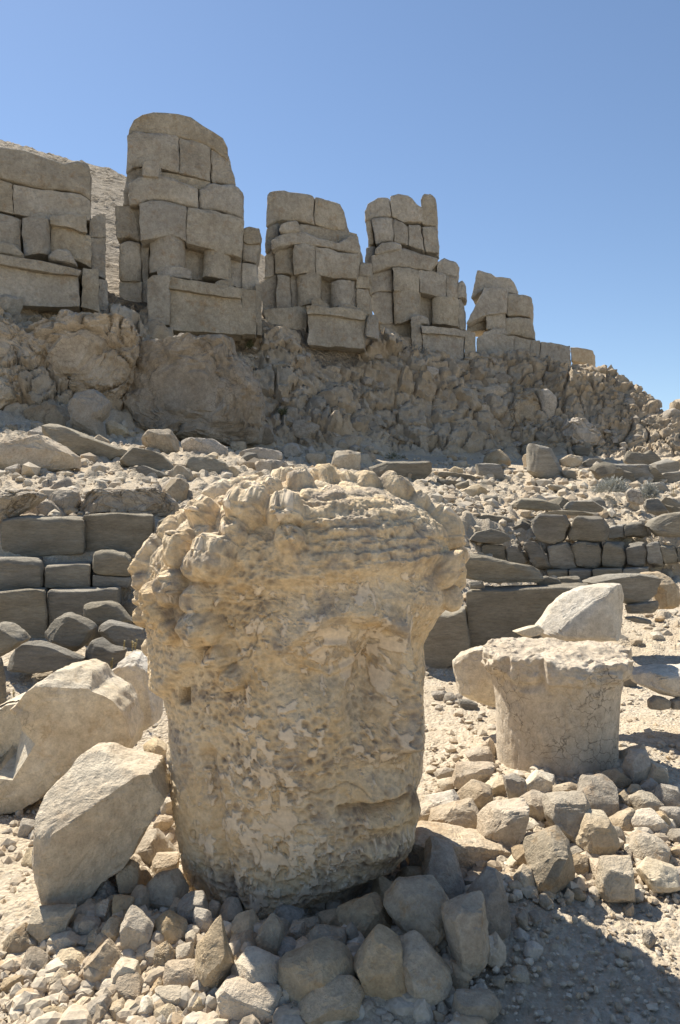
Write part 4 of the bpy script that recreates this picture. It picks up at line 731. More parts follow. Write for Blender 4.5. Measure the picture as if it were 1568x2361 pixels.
# ------------------------------------------------------------------ single grey sandstone pieces
T = 0.5
for Z, poly, d, th, kw, label, cat in [
 (ZG, [(345,1210),(430,1090),(510,1038),(650,1090),(740,1145),(660,1290),(600,1345),(420,1275)], 6.35, .9, dict(cuts=[(.3,-1,.15,.62),(-.3,-.3,1,.8),(.6,-.3,.9,.88)]), 'grey angular boulder tipped on its corner in front of the left wall', 'boulder'),
 (ZG, [(752,1172),(830,1095),(960,1128),(1115,1170),(1160,1340),(960,1292),(870,1282)], 6.5, .8, dict(cuts=[(.3,-1,-.1,.6),(-.3,-.2,1,.7),(-.9,-.5,.2,.8)]), 'grey broken block touching the left edge of the carved head', 'block'),
 (ZG, [(42,1502),(58,1390),(180,1280),(270,1262),(430,1310),(650,1400),(642,1455),(300,1505)], 6.0, 1.0, dict(cuts=[(0,-1,.2,.6),(0,-.3,1,.75)]), 'long rounded grey block with a scooped top, lying before the left wall', 'block'),
 (ZG, [(658,1400),(700,1270),(780,1238),(870,1310),(985,1330),(962,1400),(880,1470),(750,1502)], 6.15, .9, {}, 'rounded grey boulder wedged between two grey blocks left of the head', 'boulder'),
 (ZG, [(-90,1180),(0,1122),(80,1128),(170,1190),(212,1255),(100,1330),(0,1385),(-90,1380)], 6.3, .9, dict(layers=.03), 'grey layered boulder at the left edge below the wall', 'boulder'),
 (ZG, [(140,1515),(300,1500),(480,1500),(470,1560),(330,1585),(330,1690),(150,1690)], 6.15, .8, dict(mat='c'), 'brownish stone shaded under the scooped grey block', 'rock'),
 (ZG, [(-60,1380),(5,1380),(30,1560),(42,1780),(-60,1790)], 5.5, .8, {}, 'narrow grey stone cut by the left edge behind the sculpted fragment', 'rock'),
 (ZG, [(950,990),(1020,935),(1090,950),(1150,1000),(1140,1060),(990,1060)], 7.3, .9, {}, 'small dark grey rock in the shade of the left wall beside the head', 'rock'),
 (ZG, [(1015,1080),(1090,1050),(1180,1060),(1180,1180),(1040,1130)], 6.8, .9, {}, 'dark grey rock half hidden by the head, above the broken block', 'rock'),
 (ZG, [(665,1150),(760,1140),(800,1230),(700,1300),(665,1290)], 6.6, .9, {}, 'shaded grey rock behind the tipped grey boulder', 'rock'),
 (ZF, [(120,880),(200,875),(300,890),(450,930),(600,952),(690,1008),(700,1050),(600,1062),(300,1052),(180,1040),(120,1000)], 8.2, .8, dict(layers=.05, cuts=[(-.1,-.35,1,.6),(0,-1,-.3,.7)]), 'long grey layered slab lying flat on the set slabs right of the head', 'slab'),
 (ZF, [(600,1060),(690,1018),(760,1034),(808,1078),(700,1090)], 8.3, .9, {}, 'grey stone at the end of the long layered slab', 'rock'),
 (ZF, [(190,1060),(275,1050),(298,1095),(200,1105)], 7.9, .9, {}, 'small grey chip under the long layered slab', 'rock'),
 (ZF, [(770,1028),(900,1020),(945,1078),(900,1092),(800,1090)], 8.4, 1.2, dict(cuts=[(-.1,-.3,1,.5)]), 'flat sunlit grey slab just behind the pale wedge', 'slab'),
 (ZF, [(935,1050),(1120,1008),(1330,1010),(1420,1020),(1446,1068),(1420,1130),(1400,1180),(1240,1205),(1000,1150)], 8.6, 1.0, dict(cuts=[(-.1,-.4,1,.42),(.1,-1,.0,.6)], layers=.03), 'broad grey slab with sunlit top, right of the pale wedge', 'slab'),
 (ZF, [(1210,1210),(1420,1180),(1440,1200),(1400,1260),(1230,1265)], 8.5, .8, {}, 'shaded grey slab beneath the broad sunlit slab', 'slab'),
 (ZF, [(1345,690),(1390,645),(1480,615),(1600,600),(1700,610),(1700,760),(1500,765),(1420,758)], 12.8, .8, dict(layers=.04), 'grey layered boulder on the upper course at the right edge', 'boulder'),
 (ZF, [(610,603),(800,590),(1000,600),(1045,610),(1040,628),(860,622),(700,612)], 12.0, 3.0, dict(p=.35, cuts=[(0,-.2,1,.7)]), 'thin grey slab lying across the two big wall blocks', 'slab'),
 (ZF, [(462,560),(530,506),(640,512),(800,562),(805,592),(640,590),(470,580)], 13.0, 1.1, dict(cuts=[(0,-.3,1,.6)]), 'flat grey slab on the gravel above the wall, left one of two', 'slab'),
 (ZF, [(808,572),(850,530),(1000,520),(1072,572),(1060,606),(900,600),(815,592)], 13.0, 1.1, dict(cuts=[(0,-.3,1,.6)]), 'flat grey slab on the gravel above the wall, right one of two', 'slab'),
 (ZF, [(195,782),(235,735),(330,711),(440,745),(456,782),(400,806),(250,800)], 12.4, 1.0, dict(layers=.06), 'flaky grey slab between the two wall courses near the head', 'slab'),
 (ZF, [(576,180),(585,155),(650,165),(725,190),(792,312),(812,415),(730,405),(640,384),(578,332)], None, .7, dict(cuts=[(-.75,-.65,.1,.62),(.75,-.55,.4,.55)], ncut=1, p=.35), 'tall grey wedge-shaped slab leaning on the upper terrace', 'slab'),
 (ZF, [(232,288),(300,280),(390,290),(426,372),(420,400),(262,405)], None, .9, dict(p=.35, layers=.03, cuts=[(0,-.3,1,.78)]), 'short squared grey block on the upper terrace left of the tall wedge', 'block'),
 (ZF, [(1000,302),(1100,285),(1250,288),(1390,290),(1424,388),(1240,416),(1000,402)], None, .8, dict(p=.35, cuts=[(0,-.3,1,.78)]), 'long squared pale grey block on the upper terrace, cushion plant at its foot', 'block'),
 (ZF, [(1205,260),(1230,198),(1330,225),(1370,195),(1450,260),(1465,330),(1390,320),(1215,285)], None, .7, dict(cuts=[(-.1,-.6,.9,.5)]), 'tilted grey slab with a notched top behind the long squared block', 'slab'),
 (ZF, [(1425,350),(1560,335),(1700,340),(1700,420),(1560,415),(1440,410)], None, .9, dict(p=.35), 'dark grey block at the right edge of the upper terrace', 'block'),
 (ZF, [(930,280),(980,250),(1040,252),(1066,275),(1030,308),(950,312)], None, .9, dict(layers=.04), 'small flat grey stone left of the long squared block', 'rock'),
 (ZF, [(862,180),(880,163),(960,190),(1050,245),(990,255),(880,225)], None, .9, dict(layers=.04), 'slanting grey slab below the pale cliff boulder', 'slab'),
 (ZF, [(1015,195),(1120,192),(1215,188),(1215,215),(1100,225),(1020,215)], None, 1.6, dict(layers=.04), 'thin grey slab along the cliff foot', 'slab'),
 (ZF, [(1335,560),(1350,520),(1430,512),(1500,610),(1420,625),(1350,600)], 13.8, .6, dict(p=.35, cuts=[(0,-1,.3,.5)]), 'upright dark grey slab in the gravel at the right', 'slab'),
 (ZF, [(1215,480),(1240,445),(1300,455),(1335,550),(1290,560),(1230,530)], 14.8, .6, dict(mat='c'), 'tan slab leaning in the gravel below the cushion plant', 'slab'),
 (ZF, [(1352,420),(1400,410),(1465,400),(1495,470),(1430,482),(1370,450)], None, .9, {}, 'grey stone beside the cushion plant', 'rock'),
 (ZF, [(1470,545),(1540,570),(1640,570),(1640,620),(1520,620)], 13.5, 1.2, {}, 'flat grey slab at the right edge above the layered boulder', 'slab'),
 (ZF, [(590,95),(640,75),(700,110),(775,150),(740,180),(640,150)], None, .9, {}, 'sunlit grey slab leaning at the cliff foot above the tall wedge', 'slab'),
 (ZF, [(795,330),(880,325),(890,395),(815,400)], None, .9, {}, 'dark grey rock in the shade of the tall wedge', 'rock'),
 (ZF, [(210,418),(300,405),(430,440),(330,452)], None, 1.4, {}, 'thin grey slab lying below the short squared block', 'slab'),
 (ZF, [(700,420),(800,425),(890,480),(820,490),(720,450)], None, 1.2, {}, 'thin pale grey slab in the gravel below the tall wedge', 'slab'),
 (ZF, [(-10,335),(100,345),(240,370),(230,400),(100,390),(-10,370)], None, 1.0, dict(layers=.06), 'layered grey slabs left of the short squared block', 'slab'),
 (ZF, [(-20,380),(140,405),(140,435),(-20,440)], None, 1.4, dict(layers=.06), 'lowest layered grey slab before the short squared block', 'slab'),
 (ZE, [(766,885),(890,856),(1150,850),(1162,920),(1090,982),(830,962)], None, .9, dict(p=.35, cuts=[(0,-.3,1,.8),(-.8,-.5,.3,.85)]), 'big squared grey block on the ledge behind the top of the head', 'block'),
 (ZD, [(226,790),(232,740),(300,736),(370,756),(560,835),(760,905),(752,950),(622,986),(420,915),(260,830)], None, .9, dict(p=.35, layers=.03, cuts=[(.1,-.45,1,.72),(0,-1,-.3,.75)]), 'long grey slab sloping down to the right on the left rubble slope', 'slab'),
 (ZD, [(705,1000),(780,885),(960,922),(1052,1012),(1042,1045),(860,1010)], None, .8, dict(layers=.04, cuts=[(.1,-1,.1,.55)]), 'broken grey slab lying at the lower end of the long sloping slab', 'slab'),
 (ZD, [(1115,960),(1210,943),(1340,968),(1412,1040),(1380,1064),(1190,1060),(1118,1030)], None, 1.1, dict(layers=.05, cuts=[(0,-.35,1,.6)]), 'flat grey flagstone with flaky sunlit top on the left slope', 'slab'),
 (ZD, [(735,1015),(870,1000),(1020,1050),(1000,1075),(820,1060)], None, 1.4, {}, 'thin grey slab under the broken grey slab', 'slab'),
 (ZG, [(664,968),(840,950),(920,970),(1042,1112),(900,1125),(760,1145),(664,1095)], 6.75, .9, dict(p=.35, ncut=1, cuts=[(-.25,-.55,.9,.30)]), 'flat-topped tan grey slab catching the sun before the left wall', 'slab'),
 (ZK, [(235,842),(300,846),(355,872),(345,905),(245,900)], None, 1.2, {}, 'grey flat chock under the round-backed marble piece', 'rock'),
 (ZK, [(1195,690),(1290,682),(1312,735),(1300,772),(1205,765)], None, .9, dict(mat='s'), 'dark rounded stone in the shade between drum and propped slab', 'rock'),
 (ZK, [(1380,850),(1420,818),(1475,830),(1512,850),(1500,890),(1440,902),(1382,895)], 5.45, .9, dict(p=.22, ncut=0, keep=1, mat='b', cuts=[(.6,-.7,.3,.7)]), 'square grey chock under the propped pale slab, left one', 'chock'),
 (ZK, [(1515,845),(1560,832),(1640,840),(1640,900),(1515,898)], 5.45, .9, dict(p=.22, ncut=0, keep=1, mat='b', cuts=[(.6,-.7,.3,.7)]), 'square grey chock under the propped pale slab, right one', 'chock'),
 (ZK, [(1230,345),(1300,340),(1402,365),(1400,388),(1290,375)], 8.3, 1.5, {}, 'thin grey slab on the gravel behind the drum', 'slab'),
]:
    kw = dict(kw); rock(pts(Z, poly), d, th, kw.pop('mat', 's'), 4, name=cat, label=label, cat=cat, rough=.7, **kw)

# ------------------------------------------------------------------ large limestone pieces
def groove(q, c, k, depth):                          # the round moulding cut into the sculpted fragment
    gx, gy = ZJ(-30, 640); px = c[0] + q[:, 0] / k; py = c[1] - q[:, 2] / k; r = np.hypot(px - gx, (py - gy) * 0.95)
    inside = sstep(94, 84, r) * (q[:, 1] < 0.05); q = q.copy(); q[:, 1] += inside * 0.26 - 0.03 * np.exp(-((r - 97) / 7) ** 2) * (q[:, 1] < 0.05)
    return q
def crease(q, c, k, depth):
    return q
for Z, poly, d, th, mat, sub, kw, label, cat in [
 (ZJ, [(-170,560),(0,470),(140,440),(215,370),(290,290),(420,200),(570,178),(680,215),(730,310),(850,370),(920,460),(945,560),(970,680),(940,800),(860,850),(700,860),(480,935),(330,1092),(200,1160),(0,1205),(-170,1230)], 4.3, .8, 'w', 6, dict(carve=groove, cuts=[(.1,-.5,.9,.4),(.1,-1,-.1,.5)], ncut=0, rough=.6, p=.25, keep=.9), 'large pale sculpted fragment with a round hollow cut in its face, at the left edge', 'sculpture fragment'),
 (ZJ, [(690,270),(760,240),(835,205),(860,150),(932,85),(1060,130),(1090,280),(1130,480),(1122,580),(980,662),(930,520),(850,370)], 4.9, .9, 'w', 5, dict(cuts=[(-.1,-1,.1,.6)]), 'pale boulder with a pointed top between the sculpted fragment and the head', 'boulder'),
 (ZJ, [(332,1180),(345,1060),(470,945),(520,870),(600,818),(720,808),(800,850),(900,872),(1100,915),(1150,1050),(1182,1130),(1110,1250),(1010,1400),(900,1600),(760,1700),(640,1850),(600,1960),(560,2000),(450,1995),(380,1780),(318,1500)], 3.2, 1.0, 'p', 6, dict(cuts=[(-.22,-.62,.78,.2),(.5,-.85,-.2,.45)], ncut=0, p=.25, rough=.5, keep=.72), 'big leaning slab with a broad sunlit upper face, left of the head', 'slab'),
 (ZK, [(700,420),(760,345),(800,285),(890,210),(1000,165),(1130,142),(1225,148),(1256,215),(1240,300),(1215,400),(1180,480),(760,480)], 5.9, .8, 'w', 5, dict(cuts=[(-.5,-.6,.65,.25),(.8,-.6,.05,.5)], ncut=0, p=.25, rough=.5, keep=.75), 'pale wedge-shaped block with sunlit slanting face behind the drum', 'block'),
 (ZK, [(560,430),(640,405),(720,390),(760,440),(640,470)], 5.7, 1, 'w', 3, {}, 'small pale stone between the drum rim and the wedge', 'rock'),
 (ZK, [(195,612),(250,560),(390,525),(430,560),(470,700),(470,880),(455,892),(340,852),(240,800),(216,700)], 5.6, .6, 'w', 5, dict(cuts=[(-.2,-1,.2,.55)]), 'round-backed veined marble piece lying left of the drum', 'sculpture fragment'),
 (ZK, [(1285,690),(1310,665),(1450,648),(1600,645),(1780,650),(1780,830),(1600,835),(1560,825),(1420,795),(1300,745)], 5.6, 1.4, 'w', 5, dict(cuts=[(0,-.3,1,.5)], p=.4), 'pale slab propped on grey chocks at the right edge', 'slab'),
 (ZF, [(1300,1012),(1370,1000),(1460,994),(1530,1080),(1545,1190),(1530,1235),(1440,1240),(1420,1120),(1400,1050)], 9.0, .9, 'o', 5, {}, 'tan limestone boulder behind the broad grey slab, right edge', 'boulder'),
 (ZL, [(40,560),(120,516),(250,530),(420,560),(600,598),(636,640),(655,860),(590,885),(400,830),(150,800),(40,760)], 3.55, 1.2, 'o', 5, dict(cuts=[(0,-.25,1,.55),(.15,-1,0,.5)], ncut=2, p=.35), 'long squared tan block at the right foot of the head, sunlit along its top', 'block'),
 (ZD, [(750,560),(765,480),(780,430),(800,350),(825,305),(880,270),(950,248),(1050,250),(1150,225),(1300,235),(1390,240),(1415,340),(1500,400),(1568,520),(1590,700),(1560,860),(1400,875),(1100,830),(870,780),(760,725)], None, .62, 'c', 6, dict(cuts=[(-.3,-1,.15,.6)], rough=.9, ncut=3, crag=.04, push=-.75), 'huge rounded cliff boulder below the tallest statue', 'boulder'),
 (ZD, [(140,170),(300,85),(470,110),(600,95),(770,120),(830,200),(835,330),(770,470),(690,600),(500,650),(300,620),(180,480),(130,300)], None, .7, 'c', 6, dict(rough=1.6, ncut=8), 'big craggy cliff outcrop with a sunlit rim, left of the huge rounded boulder', 'outcrop'),
 (ZD, [(-160,180),(40,130),(150,170),(260,270),(300,340),(280,430),(120,460),(-160,440)], None, .8, 'c', 5, dict(rough=1.6, ncut=8), 'dark pitted outcrop at the left edge beside the craggy outcrop', 'outcrop'),
 (ZD, [(-160,430),(0,395),(100,430),(165,520),(150,620),(60,700),(0,720),(-160,720)], None, .8, 'c', 5, {}, 'smooth brown boulder cut by the left edge under the dark outcrop', 'boulder'),
 (ZD, [(448,95),(475,68),(510,66),(536,90),(525,106),(460,106)], None, .9, 'p', 3, {}, 'single pale stone balanced on the rim of the craggy outcrop', 'rock'),
 (ZD, [(425,640),(470,560),(550,530),(610,575),(656,610),(640,690),(600,730),(630,840),(600,860),(500,800),(440,790),(440,700)], None, .8, 'b', 5, dict(rough=1.3), 'pale grey rock standing upright above the long sloping slab', 'rock'),
 (ZD, [(120,690),(160,640),(240,640),(300,615),(380,650),(420,700),(415,780),(330,770),(190,775)], None, .8, 'c', 4, dict(rough=1.4), 'tan craggy rocks left of the upright pale rock', 'rock'),
 (ZD, [(-100,850),(0,845),(100,830),(240,822),(380,880),(470,950),(480,1010),(330,1030),(160,1050),(60,1060),(-100,1040)], None, .8, 'o', 5, dict(rough=1.3, ncut=8), 'big lumpy tan boulder under the head of the long sloping slab', 'boulder'),
 (ZD, [(858,830),(900,785),(1020,780),(1065,840),(1075,910),(990,940),(900,900),(860,870)], None, .9, 'c', 4, {}, 'blocky tan rock at the foot of the huge rounded boulder', 'rock'),
 (ZD, [(1090,850),(1150,830),(1280,840),(1370,890),(1370,950),(1200,940),(1100,900)], None, .9, 'c', 4, dict(rough=1.3), 'wide rough brown rock right of the blocky tan rock', 'rock'),
 (ZD, [(640,745),(680,725),(750,760),(768,800),(720,840),(660,830)], None, .9, 'p', 4, {}, 'pale rock between the upright rock and the blocky rock', 'rock'),
 (ZD, [(1385,850),(1480,855),(1490,920),(1400,925)], None, .9, 'c', 3, {}, 'brown rock in the shade right of the wide rough rock', 'rock'),
 (ZD, [(1028,1030),(1070,990),(1140,1020),(1165,1080),(1130,1110),(1040,1080)], None, .9, 'p', 4, {}, 'upright tan rock on the left slope beside the flagstone', 'rock'),
 (ZD, [(985,1100),(1030,1072),(1110,1080),(1134,1110),(1125,1200),(1060,1215),(990,1160)], None, .9, 'o', 4, {}, 'squarish tan rock below the upright tan rock', 'rock'),
 (ZD, [(1210,1180),(1260,1110),(1350,1085),(1480,1090),(1560,1120),(1560,1220),(1220,1260)], None, .9, 'c', 4, {}, 'rounded tan boulder just left of the top of the head', 'boulder'),
 (ZD, [(650,590),(745,490),(745,640),(660,690),(640,660)], None, .8, 'c', 4, {}, 'smooth brown rock wedged left of the huge rounded boulder', 'rock'),
 (ZG, [(-160,200),(0,85),(150,82),(260,90),(345,120),(240,200),(100,290),(0,370),(-160,420)], None, .9, 'c', 5, dict(cuts=[(0,-.3,1,.8)]), 'broad tan boulder at the left edge above the grey wall', 'boulder'),
 (ZG, [(380,130),(450,85),(600,75),(615,160),(580,250),(530,275),(450,200),(390,170)], None, .9, 'c', 4, {}, 'angular tan rock above the grey wall between two boulders', 'rock'),
 (ZG, [(130,285),(260,200),(380,160),(450,210),(540,285),(340,300)], None, .9, 'c', 4, {}, 'low tan rock behind the top left wall block', 'rock'),
 (ZG, [(590,240),(640,130),(780,65),(900,90),(1060,70),(1200,60),(1310,110),(1385,180),(1380,260),(1200,290),(600,290)], None, .8, 'c', 5, dict(cuts=[(0,-.3,1,.75)], rough=1.2), 'long tan boulder lying above the middle block of the left wall', 'boulder'),
 (ZG, [(1280,60),(1330,-10),(1440,-10),(1476,40),(1440,190),(1390,195),(1290,120)], None, .9, 'o', 3, {}, 'small tan rock at the right end of the long boulder', 'rock'),
 (ZF, [(795,60),(830,-5),(900,-20),(970,0),(1040,90),(1062,160),(1010,198),(860,180),(800,140)], None, .8, 'c', 5, {}, 'smooth pale cliff boulder above the slabs of the upper terrace', 'boulder'),
 (ZC, [(520,1010),(560,920),(590,870),(650,862),(690,890),(730,960),(735,1080),(680,1110),(560,1090)], None, .8, 'c', 5, {}, 'domed cliff boulder with a sunlit edge on the right slope', 'boulder'),
 (ZC, [(700,860),(760,850),(815,900),(830,980),(800,1080),(740,1060),(725,950)], None, .8, 'c', 4, {}, 'narrow cliff boulder right behind the domed one', 'boulder'),
 (ZC, [(480,900),(530,870),(580,880),(560,930),(520,1000),(450,980)], None, .8, 'c', 4, {}, 'cliff boulder left of the domed one', 'boulder'),
 (ZC, [(350,850),(420,830),(520,840),(530,880),(440,920),(360,900)], None, .9, 'c', 4, {}, 'wide smooth cliff boulder above the domed one', 'boulder'),
 (ZF, [(735,200),(750,160),(800,148),(850,170),(868,220),(790,225)], None, .9, 'p', 4, dict(rough=1.5), 'knobbly pale lump right of the tall wedge, upper one', 'rock'),
 (ZF, [(785,260),(850,225),(935,240),(930,290),(860,320),(800,300)], None, .9, 'p', 4, dict(rough=1.5), 'knobbly pale lump right of the tall wedge, lower one', 'rock'),
 (ZF, [(1478,300),(1500,262),(1568,255),(1640,270),(1640,330),(1500,332)], None, .9, 'p', 4, dict(rough=1.5), 'knobbly pale limestone lump at the right edge of the upper terrace', 'rock'),
 (ZE, [(560,830),(575,790),(650,785),(725,800),(730,900),(690,925),(600,915),(545,880)], None, .9, 'p', 4, {}, 'large pale stone of the stack behind the top of the head', 'rock'),
 (ZE, [(583,770),(598,722),(630,715),(655,760),(650,790),(600,792)], None, .9, 'b', 3, {}, 'pointed grey stone on top of the pale stack', 'rock'),
 (ZE, [(505,815),(540,780),(585,768),(580,800),(530,825)], None, .9, 'p', 3, {}, 'small pale stone on the left of the pale stack', 'rock'),
 (ZE, [(735,830),(745,790),(800,800),(828,840),(800,862),(740,862)], None, .9, 'o', 3, {}, 'tan stone under a smaller one, right of the pale stack', 'rock'),
 (ZE, [(748,775),(770,752),(808,760),(812,795),(760,800)], None, .9, 'o', 3, {}, 'small tan stone resting on another, right of the pale stack', 'rock'),
 (ZE, [(505,920),(540,903),(600,910),(612,950),(560,968),(510,950)], None, .9, 'p', 3, {}, 'pale stone on the ground before the pale stack', 'rock'),
 (ZE, [(250,770),(290,740),(345,745),(378,800),(320,850),(270,830)], None, .9, 'c', 4, {}, 'tan rock left of the pale stack', 'rock'),
 (ZE, [(90,870),(170,840),(270,850),(295,890),(200,930),(100,930)], None, .9, 'c', 4, {}, 'flat brown rock left of the pale stack', 'rock'),
 (ZE, [(0,790),(100,770),(250,790),(260,850),(100,840),(0,860)], None, .9, 'c', 4, {}, 'long brown rock at the cliff foot left of the tan rock', 'rock'),
 (ZE, [(290,700),(330,610),(400,595),(480,640),(470,720),(380,750)], None, .7, 'c', 4, {}, 'rounded brown cliff boulder above the pale stack', 'boulder'),
 (ZE, [(10,680),(60,620),(190,640),(210,730),(120,760),(20,750)], None, .8, 'c', 4, {}, 'shaded brown cliff boulder at the right foot of the huge rounded boulder', 'boulder'),
]:
    kw = dict(kw); rock(pts(Z, poly), d, th, mat, sub, name=cat.replace(' ', '_'), label=label, cat=cat, **kw)
# ------------------------------------------------------------------ rubble stones seen one by one (box in an enlarged crop, material, label)
GL, GM, GR = 'loose stones left of the head', 'loose stones in front of the head', 'loose stones round the drum'
def stones(Z, group, rows, sub=4):
    for r in rows:
        x0, y0, x1, y1, mat, lab = r[:6]
        ex, ey = (x1 - x0) * 0.07, (y1 - y0) * 0.07; rock(blob(Z, x0 - ex, y0 - ey, x1 + ex, y1 + ey), None, 0.95, mat, sub if abs(Z(x1, y1)[0] - Z(x0, y0)[0]) + abs(Z(x1, y1)[1] - Z(x0, y0)[1]) > 125 else 3, label=lab, cat='rock', group=group, p=0.28, ncut=12, rough=1.0, keep=0.78)
stones(ZJ, GL, [
 (1135,1140,1245,1275,'p','pale stone touching the left side of the head, uppermost of the pile'),
 (1060,1270,1250,1385,'o','wide tan stone second from the top of the pile left of the head'),
 (1040,1375,1150,1450,'p','little pale stone under the wide tan stone left of the head'),
 (950,1390,1255,1620,'p','large double-humped pale stone leaning between slab and head'),
 (1050,1555,1255,1745,'o','large tan stone below the double-humped pale stone'),
 (830,1590,1000,1850,'o','tall rough stone standing against the lower right of the leaning slab'),
 (960,1660,1080,1790,'o','tan stone half hidden behind the large pale stone left of the head'),
 (925,1760,1080,1945,'p','pale stone with a flat left face beside the tall rough stone'),
 (1020,1690,1315,1970,'p','large pitted pale stone against the lower left edge of the head'),
 (680,1740,820,1885,'c','round dark stone in the shade of the leaning slab'),
 (780,1640,880,1750,'c','small shaded stone between the leaning slab and the tall rough stone'),
 (150,1510,325,1645,'p','rounded pale stone lying alone on the gravel left of the leaning slab'),
 (1000,715,1175,880,'p','pale boulder between the leaning slab and the head, near its top'),
 (1120,900,1215,1110,'o','shaded stone in the gap between leaning slab and head'),
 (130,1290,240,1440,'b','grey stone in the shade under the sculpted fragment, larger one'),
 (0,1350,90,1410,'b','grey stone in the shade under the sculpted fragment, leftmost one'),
 (850,780,1000,880,'p','pale gravelly stone behind the top of the leaning slab'),
])
stones(ZM, GL, [
 (0,430,200,600,'o','long tan stone on the gravel at the left edge near the bottom'),
 (195,330,460,560,'p','large twin-lobed pale stone at the foot of the leaning slab'),
 (485,375,640,510,'o','squat stone under the right edge of the leaning slab foot'),
 (600,260,735,390,'c','dark shaded stone right of the leaning slab foot'),
 (720,235,862,380,'o','brown blocky stone right of the dark shaded stone'),
 (652,370,812,562,'o','upright tan stone below the brown blocky stone'),
 (770,320,985,640,'p','tall rough pale stone in the middle of the left pile'),
 (955,350,1228,527,'p','wide pitted stone right of the tall rough pale stone'),
 (1105,240,1200,375,'o','orange-brown stone peeping between two pale pitted stones'),
 (1140,225,1348,430,'b','grey pitted stone leaning at the lower left corner of the head'),
 (1258,310,1388,482,'b','grey stone with a rounded top below the grey pitted stone'),
 (1342,240,1432,402,'w','small bright wedge-shaped stone at the lower left corner of the head'),
 (880,455,990,545,'p','small pale stone perched in front of the wide pitted stone'),
 (1205,450,1290,570,'w','bright narrow stone left of the tallest foreground stone'),
 (1268,405,1505,885,'o','tallest foreground stone, upright, left of the front centre'),
 (1142,545,1268,692,'b','round grey knobbly stone left of the tallest foreground stone'),
 (1040,670,1285,842,'o','wide brown-sided stone below the round grey knobbly stone'),
 (895,540,1012,692,'p','pale stone in shadow under the wide pitted stone'),
 (1000,550,1145,775,'c','shaded angular stone in the middle of the left pile'),
 (540,555,782,792,'o','large tan stone with a humped top, lower left pile'),
 (715,665,900,847,'w','bright five-sided stone right of the large humped stone'),
 (762,765,988,952,'o','slanting oblong stone below the bright five-sided stone'),
 (638,785,772,932,'p','pale stone left of the slanting oblong stone'),
 (350,585,575,722,'p','pale ridged stone left of the large humped stone'),
 (285,715,458,862,'p','three-cornered stone on the gravel, bottom left'),
 (138,585,304,742,'o','tan stone on the gravel with a small one against it, bottom left'),
 (300,475,555,602,'p','pale stone under the leaning slab foot, left of the squat stone'),
 (-10,755,138,860,'o','flat-bottomed tan stone at the left edge near the bottom corner'),
 (108,745,222,832,'w','small bright stone beside the flat-bottomed tan stone'),
 (510,890,718,1042,'b','bluish grey broken stone near the bottom edge, left'),
 (672,915,842,1060,'p','pale domed stone cut by the bottom edge, left'),
 (872,900,1008,1060,'w','bright split stone cut by the bottom edge'),
 (1018,840,1244,992,'b','squared grey stone near the bottom edge'),
 (1228,880,1362,1022,'p','pointed stone right of the squared grey stone'),
 (968,950,1190,1070,'p','low rounded stone cut by the bottom edge under the squared grey stone'),
 (985,760,1075,905,'o','brown stone behind the squared grey stone'),
 (480,740,540,815,'b','tiny upright stone right of the three-cornered stone'),
 (412,790,478,872,'b','small grey stone at the right foot of the three-cornered stone'),
 (372,950,448,1032,'p','small stone on the gravel near the bottom left'),
 (925,690,1020,772,'c','small stone in the shade above the squared grey stone'),
 (555,440,672,602,'c','shaded stone between squat stone and upright tan stone'),
 (470,900,580,1000,'p','flat narrow stone left of the bluish grey stone'),
 (240,650,310,730,'b','little stone leaning on the tan stone, bottom left'),
 (250,960,380,1060,'p','low stone at the bottom edge, far left'),
])
